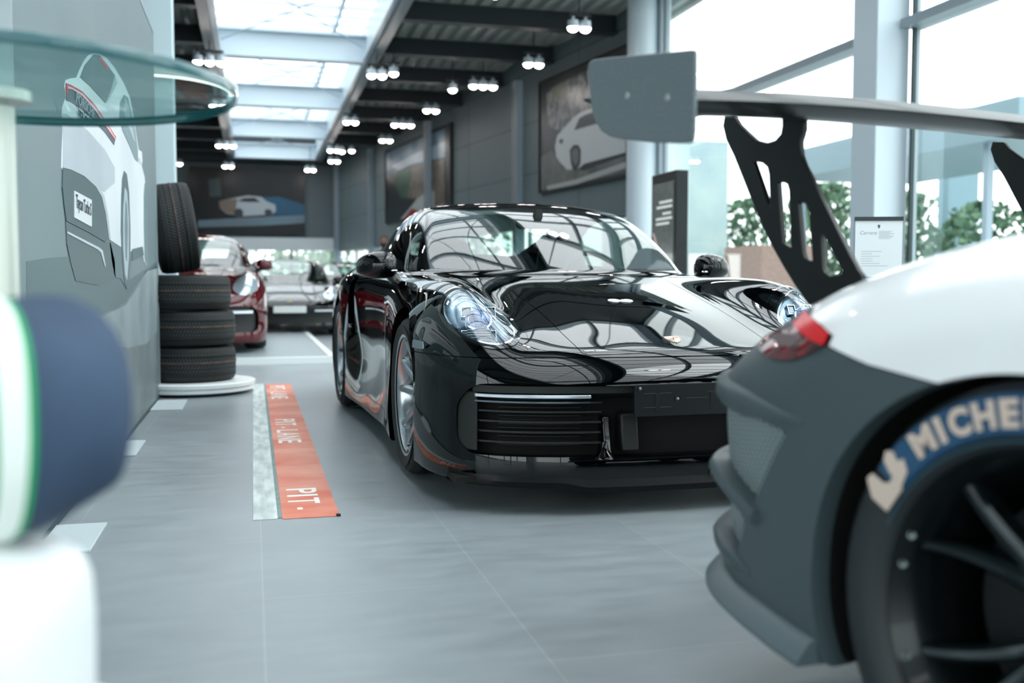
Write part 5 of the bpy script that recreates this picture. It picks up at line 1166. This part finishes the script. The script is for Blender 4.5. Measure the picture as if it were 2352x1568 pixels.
pr([(5.852, 1.853), (6.029, 1.869), (6.182, 1.807), (6.365, 1.734), (6.484, 1.634), (6.494, 1.564), (6.332, 1.560), (6.061, 1.604), (5.758, 1.645), (5.642, 1.696), (5.674, 1.780)], 4, 'printed_side_window', '#7d949a')
pr([(5.907, 1.845), (6.022, 1.829), (6.173, 1.755), (6.329, 1.665), (6.240, 1.660), (5.999, 1.704), (5.797, 1.755)], 5, 'printed_window_glint', '#a9bac0')
pr([(3.964, 1.249), (4.126, 1.261), (4.428, 1.268), (4.752, 1.256), (4.930, 1.227), (5.043, 1.155), (5.125, 1.036), (5.006, 1.019), (4.561, 1.039), (4.006, 1.057), (3.970, 1.114), (3.944, 1.175)], 4, 'printed_rear_grille', '#4e6266')
pr([(3.964, 1.256), (4.127, 1.268), (4.451, 1.277), (4.792, 1.267), (4.986, 1.235), (5.101, 1.159), (5.185, 1.038), (5.125, 1.036), (5.029, 1.154), (4.915, 1.221), (4.739, 1.252), (4.428, 1.266), (4.126, 1.259), (3.963, 1.248)], 5, 'printed_chrome_line', '#aebbc0')
pr([(3.997, 1.055), (4.561, 1.036), (5.006, 1.015), (5.183, 1.026), (5.324, 0.936), (5.342, 0.849), (5.046, 0.828), (4.771, 0.818), (4.178, 0.836), (4.075, 0.909), (4.011, 0.972)], 3, 'printed_diffuser', '#536569')
pr([(4.018, 1.019), (4.798, 0.987), (4.903, 0.977), (4.988, 0.905), (4.959, 0.904), (4.847, 0.965), (4.758, 0.976), (4.017, 1.011)], 5, 'printed_chrome_line', '#b7c3c8')
pr([(5.153, 1.024), (5.557, 1.018), (5.970, 1.004), (6.022, 0.951), (5.922, 0.852), (5.756, 0.800), (5.545, 0.850), (5.311, 0.858), (5.214, 0.934)], 3, 'printed_sill_shadow', '#5c7277')
pr([(4.181, 1.184), (4.607, 1.183), (4.589, 1.067), (4.166, 1.080)], 6, 'printed_plate', '#d2d9dc')
pr([(5.776, 1.433), (5.889, 1.427), (5.972, 1.339), (5.997, 1.146), (5.960, 0.950), (5.880, 0.840), (5.774, 0.795), (5.685, 0.828), (5.615, 0.942), (5.589, 1.101), (5.640, 1.287), (5.693, 1.383)], 5, 'printed_rear_wheel', '#56696e')
pr([(5.779, 1.345), (5.871, 1.330), (5.924, 1.190), (5.884, 0.972), (5.782, 0.840), (5.694, 0.874), (5.645, 1.012), (5.683, 1.221)], 6, 'printed_rear_rim', '#a9b9bf')
pr([(5.785, 1.275), (5.839, 1.256), (5.856, 1.138), (5.782, 0.946), (5.729, 0.968), (5.722, 1.131)], 7, 'printed_rim_gap', '#6c8086')
pr([(6.851, 1.472), (6.928, 1.451), (6.970, 1.257), (6.922, 1.027), (6.826, 0.954), (6.754, 0.994), (6.741, 1.187), (6.781, 1.383)], 5, 'printed_front_wheel', '#72868c')
pr([(6.582, 1.646), (6.706, 1.651), (6.719, 1.590), (6.614, 1.562), (6.548, 1.597)], 5, 'printed_mirror', '#dfe6e9')
pr([(6.077, 1.022), (6.638, 1.057), (6.705, 1.007), (6.065, 0.957)], 4, 'printed_sill', '#53686d')
def panel_text(s_, y, z, size, shear_z, m, name, wid=None):
    t = text_mesh(s_, size, .001, .0006, 'LEFT', shear=.25); kx = wid/(max(v[0] for v in t.v)-min(v[0] for v in t.v)) if wid else 1; t.v = [(v[0]*kx, v[1], v[2]) for v in t.v]; t.v = [(PX+.010+v[2], y+v[0], z+v[1]+shear_z*v[0]) for v in t.v]; t.build(name, m, DW)
_pl = [(4.191, 1.122), (4.561, 1.113)]; panel_text('Taycan Turbo S', _pl[0][0], _pl[0][1], .075, (_pl[1][1]-_pl[0][1])/(_pl[1][0]-_pl[0][0]), mat('print_ink', '#39474c', .5), 'plate_lettering', abs(_pl[1][0]-_pl[0][0]))
_pl = [(4.285, 1.492), (4.574, 1.493)]; panel_text('Taycan Turbo S', _pl[0][0], _pl[0][1], .055, (_pl[1][1]-_pl[0][1])/(_pl[1][0]-_pl[0][0]), MATS['print_ink'], 'boot_lettering', abs(_pl[1][0]-_pl[0][0]))
_pl = [(4.242, 1.537), (4.723, 1.544)]; panel_text('PORSCHE', _pl[0][0], _pl[0][1], .06, (_pl[1][1]-_pl[0][1])/(_pl[1][0]-_pl[0][0]), mat('print_pale_letter', '#9fa9b4', .5), 'lamp_strip_lettering', abs(_pl[1][0]-_pl[0][0]))
# foot plates of the display wall
for k_, (pts, lb) in enumerate((([(-0.643, 6.842), (-0.461, 6.795), (-0.474, 7.294), (-0.660, 7.343)], 'flat white steel foot plate beside the tyre stack'), ([(-0.640, 5.046), (-0.555, 5.024), (-0.563, 5.458), (-0.666, 5.485)], 'flat white steel foot plate halfway along the display wall'), ([(-0.667, 3.612), (-0.503, 3.569), (-0.496, 3.251), (-0.662, 3.294)], 'flat white steel foot plate nearest the viewer'))):
    y0 = min(p[1] for p in pts); y1 = max(p[1] for p in pts); x1 = max(p[0] for p in pts)
    tag(MB().box(PX+.013, x1, y0, y1, .0005, .010).build('foot_plate', mat('white_foot_plate', '#bcc6ca', .4), bevel=.002), lb, 'plate', 'foot plates of the display wall')
# white pillar behind the display wall
o = MB().box(-1.05, -.672, 9.5, 9.8, 0, 5.65).build('pillar', mat('pillar_white', '#c9dde4', .45)); tag(o, 'white square pillar between the display wall and the dark roof', 'pillar')
# ring lamp round the pillar
RL = thing('ring_lamp', 'white ring lamp hanging in front of the white pillar', 'lamp', (-.90, 10.05, 2.66))
MB().lathe([(.70, -.02), (.79, -.02), (.79, .05), (.70, .05), (.70, -.02)], n=48, a0=radians(-190), a1=radians(8)).build('ring_body', mat('ring_white', '#dfe6e4', .4), RL)
MB().lathe([(.705, -.024), (.785, -.024)], n=48, a0=radians(-190), a1=radians(8)).build('light_strip', mat('ring_glow', '#ffffff', .4, emit=('#fff8ee', 1.1)), RL)
for a in (3.3, 4.0, 3.7): MB().tube([(.77*cos(a), .77*sin(a), .05), (.77*cos(a), .77*sin(a), 2.585)], .006, 5).build('suspension_cable', M_bluegrey, RL)
# ---- tyres
def tyre_obj(label, loc, rot=None, R=.335, h=.13):
    pf = [(.235, -h*.80), (.245, -h*.95), (.27, -h), (R-.035, -h*.97), (R-.010, -h*.88), (R, -h*.70)]
    for gx in (-.42, -.14, .14, .42): pf += [(R+.003, h*(gx-.10)*1.2), (R-.005, h*(gx-.085)*1.2), (R-.005, h*(gx-.06)*1.2), (R+.003, h*(gx-.045)*1.2)]
    pf += [(R, h*.70), (R-.010, h*.88), (R-.035, h*.97), (.27, h), (.245, h*.95), (.235, h*.80), (.24, 0), (.235, -h*.8)]
    mb = MB(); mb.lathe(pf, n=96)
    e = thing('tyre', label, 'tyre', loc, 0, 'tyres of the display stack')
    if rot: e.rotation_euler = rot
    mb.build('carcass', mat('carcass_rubber', '#121516', .65), e, smooth=30)
    tr = MB(); nb = 90
    for k in range(nb):
        a = 2*pi*k/nb
        for (z0, z1, da) in ((-h*.93, -h*.52, .05), (-h*.40, -h*.02, .075), (h*.04, h*.42, -.075), (h*.54, h*.93, -.05)):
            w = .022; r0 = R-.004; 
            def P(aa, z, r): rr_ = r-(max(0, abs(z)/h-.72)**1.6)*.22; return (rr_*cos(aa), rr_*sin(aa), z)
            b = len(tr.v); 
            q = [P(a, z0, r0+.008), P(a+w, z0, r0+.008), P(a+w+da, z1, r0+.008), P(a+da, z1, r0+.008), P(a, z0, r0-.006), P(a+w, z0, r0-.006), P(a+w+da, z1, r0-.006), P(a+da, z1, r0-.006)]
            tr.add(q, [(0, 1, 2, 3), (0, 4, 5, 1), (1, 5, 6, 2), (2, 6, 7, 3), (3, 7, 4, 0)])
    MB().lathe([(R+.0055, .006), (R+.0075, .010), (R+.0075, .016), (R+.0055, .020)], n=96).build('rust_stripe', mat('rust_stripe', '#5a4438', .7, noise=(30, '#2d3133', .15)), e)
    tr.build('tread', mat('tread_blocks', '#343b3d', .6, noise=(40, '#3d4446', .3)), e, smooth=10)
    return e
TX, TY = -.475, 7.95
th_ = .262
for k_ in range(3): tyre_obj(['bottom lying tyre of the stack on the white round base', 'middle lying tyre of the stack', 'top lying tyre of the stack, under the standing tyre'][k_], (TX+[.0, .0, -.03][k_], TY, .095+th_/2+k_*(th_+.004)))
tyre_obj('tyre standing upright on top of the tyre stack, tilted against the wall end', (TX-.10, TY+.05, .095+3*(th_+.004)+.352), (pi/2, radians(0), pi/2+.12), R=.335, h=.15)
[o for o in bpy.data.objects if o.get('label', '').startswith('tyre standing')][0].rotation_euler = (0, radians(82), radians(6))
TB = thing('turntable_base', 'low round white base under the tyre stack', 'base', (TX+.03, TY-.02, 0))
MB().lathe([(0, 0), (.36, 0), (.37, .025), (0, .025)], n=72).build('foot', mat('base_dark_gap', '#2a3336', .6), TB)
MB().lathe([(0, .022), (.43, .022), (.44, .028), (.44, .052), (.432, .058), (.45, .062), (.452, .088), (.445, .094), (0, .094)], n=96).build('turntable', mat('white_gloss_base', '#eef2f2', .25), TB, smooth=40)
# ---- platform
tag(MB().box(-4.6, .81, 10.50, 16.0, .003, PLAT_Z-.006).build('platform', mat('platform_grey', '#8f9b9f', .4)), 'low grey platform with a white edge under the dark red car', 'platform')
pf_ = [o for o in bpy.data.objects if o.name == 'platform'][0]
MB().box(-4.6, .83, 10.46, 10.56, .0, PLAT_Z).box(.76, .83, 10.5, 16.0, .0, PLAT_Z).build('white_edge', mat('platform_white_edge', '#e6ecec', .35), pf_)
# ---- floor runner PIT - LANE
RN = thing('floor_runner', 'orange red floor runner lettered PIT LANE with a white stripe', 'mat', (0, 0, 0))
MB().box(-.012, .072, 3.55, 8.40, .0006, .0026).build('white_stripe', mat('runner_white', '#d3d9d7', .6, noise=(7, '#a9b3b2', .14, (3, .6, 1))), RN)
MB().box(.072, .090, 3.56, 8.38, .0006, .0022).build('grey_stripe', mat('runner_grey', '#8b9a98', .7, noise=(30, '#6f7f7e', .3)), RN)
MB().box(.088, .287, 3.54, 8.38, .0006, .0028).build('orange_field', mat('runner_orange', '#cf6a50', .62, noise=(2.6, '#e09a86', .16, (.8, 1.2, 1))), RN)
MB().box(.275, .290, 3.54, 3.56, .0006, .006).build('curled_corner', mat('runner_back', '#14191a', .7), RN)
M_rt = mat('runner_lettering', '#ece9e2', .6)
for (ys_, word) in ((4.05, 'PIT -'), (6.17, 'PIT - LANE'), (8.22, 'PIT - LANE')):
    tgt = .42 if word == 'PIT -' else .95; adv = {'P': 1, 'I': .55, 'T': 1, ' ': .35, '-': .6, 'L': .95, 'A': 1.1, 'N': 1.1, 'E': 1}; tot = sum(adv[c] for c in word); yy = ys_
    for c in word:
        if c != ' ':
            t = text_mesh(c, .165, .0006, .002, 'LEFT'); xs = [v[0] for v in t.v]; k_ = adv[c]*.82*tgt/tot/max(max(xs)-min(xs), .02)
            if c == '-' or c == 'I': k_ *= .55
            t.v = [(.118+v[1], yy-(v[0]-min(xs))*k_, .0032+v[2]) for v in t.v]; t.build('painted_letter', M_rt, RN, smooth=20)
        yy -= adv[c]*tgt/tot
def edge_mat(): return mat('green_glass_edge', '#2b5d63', .15, coat=.5)
# white partition behind the display wall
tag(MB().box(-3.6, -1.15, 7.8, 7.9, 0, 4.2).build('partition', mat('partition_white', '#e6ecec', .5)), 'white partition panel at the far left, behind the display wall', 'partition')
# ---- glass bistro table
GT = thing('glass_table', 'tall round glass table on a pale metal post, left foreground', 'table', (-.43, 1.97, 0))
MB().lathe([(0, 1.170), (.398, 1.170), (.404, 1.174), (.404, 1.180), (.398, 1.184), (0, 1.184)], n=96).build('glass_top', glass_mat('table_glass', '#dcebea', .25), GT, smooth=40)
MB().lathe([(.4045, 1.168), (.4065, 1.171), (.4065, 1.184), (.4045, 1.187)], n=96).build('glass_edge', edge_mat(), GT)
MB().lathe([(0, 1.168), (.05, 1.168), (.05, 1.150), (.022, 1.140), (.020, .03), (.03, .028), (.20, .015), (.21, .004), (0, .004)], n=40).build('post', mat('pale_table_post', '#c3c7bf', .3, metal=.5), GT, smooth=40)
# ---- totem screen
TT = thing('digital_totem', 'black upright advertising totem with a lit screen behind the black car', 'sign', (4.93, 11.37, 0))
MB().box(-.07, .09, -.37, .37, 0, 2.17).build('housing', mat('totem_black', '#0b1316', .35, coat=.2), TT, bevel=.006)
SCN = MB().box(-.078, -.069, -.31, .31, .55, 2.05).build('screen', mat('screen_grey', '#5d6361', .15, coat=.6, noise=(6, '#3d4341', .2), emit=('#8b908e', .12)), TT)
for z_, y0, y1 in ((1.80, -.28, .1), (1.74, -.28, .18), (1.66, -.25, .0), (1.60, -.28, .2), (1.54, -.2, .2)): MB().box(-.081, -.078, y0, y1, z_, z_+.03).build('screen_line', mat('screen_pale', '#b9bdbb', .3, emit=('#c9cdcb', .3)), SCN)
MB().prism([(.30, 1.45), (.27, 1.45), (-.30, .66), (-.27, .66)], -.082, -.078, axis='x').build('screen_diagonal', mat('screen_pink', '#c9a79d', .3, emit=('#c9a79d', .25)), SCN)
# ---- price sheet on a stand
PS = thing('price_stand', 'white printed sheet in a dark clip frame on a stand beside the pale column', 'sign', (3.03, 4.38, 0), -.33)
MB().box(-.118, .118, -.012, .004, 1.138, 1.158).build('top_clip', mat('clip_dark', '#2b3538', .4), PS)
SH = MB().box(-.115, .115, -.006, -.003, .86, 1.14).build('sheet', mat('paper_white', '#e9eef0', .6), PS)
MB().box(-.120, .120, -.003, .004, .85, 1.14).build('back_plate', M_bluegrey, PS)
MB().tube([(0, .012, 0), (0, .012, 1.12)], .012, 10).build('stand_pole', M_bluegrey, PS); MB().lathe([(0, 0), (.14, 0), (.14, .01), (0, .014)], n=32).build('stand_foot', M_bluegrey, PS)
ink = mat('sheet_ink', '#9aa5ab', .6)
t = text_mesh('Carrera', .026, .0006, 0, 'LEFT', shear=.3); t.xf(Matrix.Translation((-.095, -.0062, 1.07))@Matrix.Rotation(pi/2, 4, 'X')); t.build('sheet_title', ink, SH)
MB().prism([(-.006, 1.118), (.006, 1.118), (.004, 1.104), (0, 1.100), (-.004, 1.104)], -.0068, -.006, axis='y').build('sheet_emblem', mat('sheet_ink_dark', '#4d575c', .6), SH)
for i_ in range(14):
    z_ = 1.085-.0 if i_ < 1 else 1.085-.006*i_ if i_ < 7 else .985-.012*(i_-7)
    x0_ = .0 if i_ < 7 else -.085; x1_ = x0_+random.uniform(.05, .09) if i_ < 7 else x0_+random.uniform(.05, .15)
    MB().box(x0_, x1_, -.0066, -.006, z_, z_+.0016).build('sheet_line', ink, SH)
# ---- navy padded bag with a white and green stripe on a white rounded stool
f_ = (sin(.2540), cos(.2540)); r_ = (cos(.2540), -sin(.2540))
def V2(xc, d): return (r_[0]*xc+f_[0]*d, r_[1]*xc+f_[1]*d)
bx, by = V2(-.56, .90)
ST_ = thing('stool', 'white rounded plastic stool in the left foreground', 'stool', (bx, by, 0), -.254)
mb = MB(); rows = []
for z_, k_ in ((.0, .93), (.02, .96), (.30, .98), (.50, 1.0), (.54, .985), (.562, .93), (.574, .82), (.579, .6), (.58, .01)):
    rows.append([((.152*k_)*np.sign(cos(a))*abs(cos(a))**.45, (.112*k_)*np.sign(sin(a))*abs(sin(a))**.45, z_) for a in np.linspace(0, 2*pi, 49)[:-1]])
mb.grid(rows, True); mb.build('seat_body', mat('white_plastic', '#eceff0', .35), ST_, smooth=60)
MB().box(-.12, .12, -.10, .10, .0, .004).build('foot_pad', M_black, ST_)
cx2, cy2 = V2(-.484, .95)
BG = thing('padded_bag', 'navy padded bag with a white and green stripe on the white stool', 'bag', (cx2-.0, cy2, .704), -.254+.75)
mb = MB(); rows = []
def sq(a, b, rx, ry, rz): 
    return (rx*np.sign(sin(a))*abs(sin(a))**.8*cos(b) if False else rx*cos(a), ry*sin(a)*cos(b), rz*sin(a)*sin(b))
for i_ in range(25):
    a = pi*i_/24; rows.append([(.108*np.sign(cos(a))*abs(cos(a))**.8, .10*sin(a)**.75*np.sign(cos(b))*abs(cos(b))**.85, .114*sin(a)**.75*np.sign(sin(b))*abs(sin(b))**.85+.006*sin(5*a+2*b)) for b in np.linspace(0, 2*pi, 49)[:-1]])
mb.grid(rows, True); mb.build('padded_body', mat('navy_fabric', '#2b3b50', .75, noise=(7, '#3d516b', .25)), BG, smooth=180)
def band(u0, u1, k_, name, hexc):
    rows = []
    for u in np.linspace(u0, u1, 6):
        a = math.acos(np.sign(u)*(abs(u)**1.25)); rows.append([(.108*u*1.0+.0, (.10*sin(a)**.75+k_)*np.sign(cos(b))*abs(cos(b))**.85, (.114*sin(a)**.75+k_)*np.sign(sin(b))*abs(sin(b))**.85+.006*sin(5*a+2*b)) for b in np.linspace(0, 2*pi, 49)[:-1]])
    MB().grid(rows, True).build(name, mat(name, hexc, .5), BG, smooth=180)
band(-.40, -.05, .0015, 'green_stripe', '#12a060'); band(-.33, -.115, .003, 'white_stripe', '#e8f0ea')
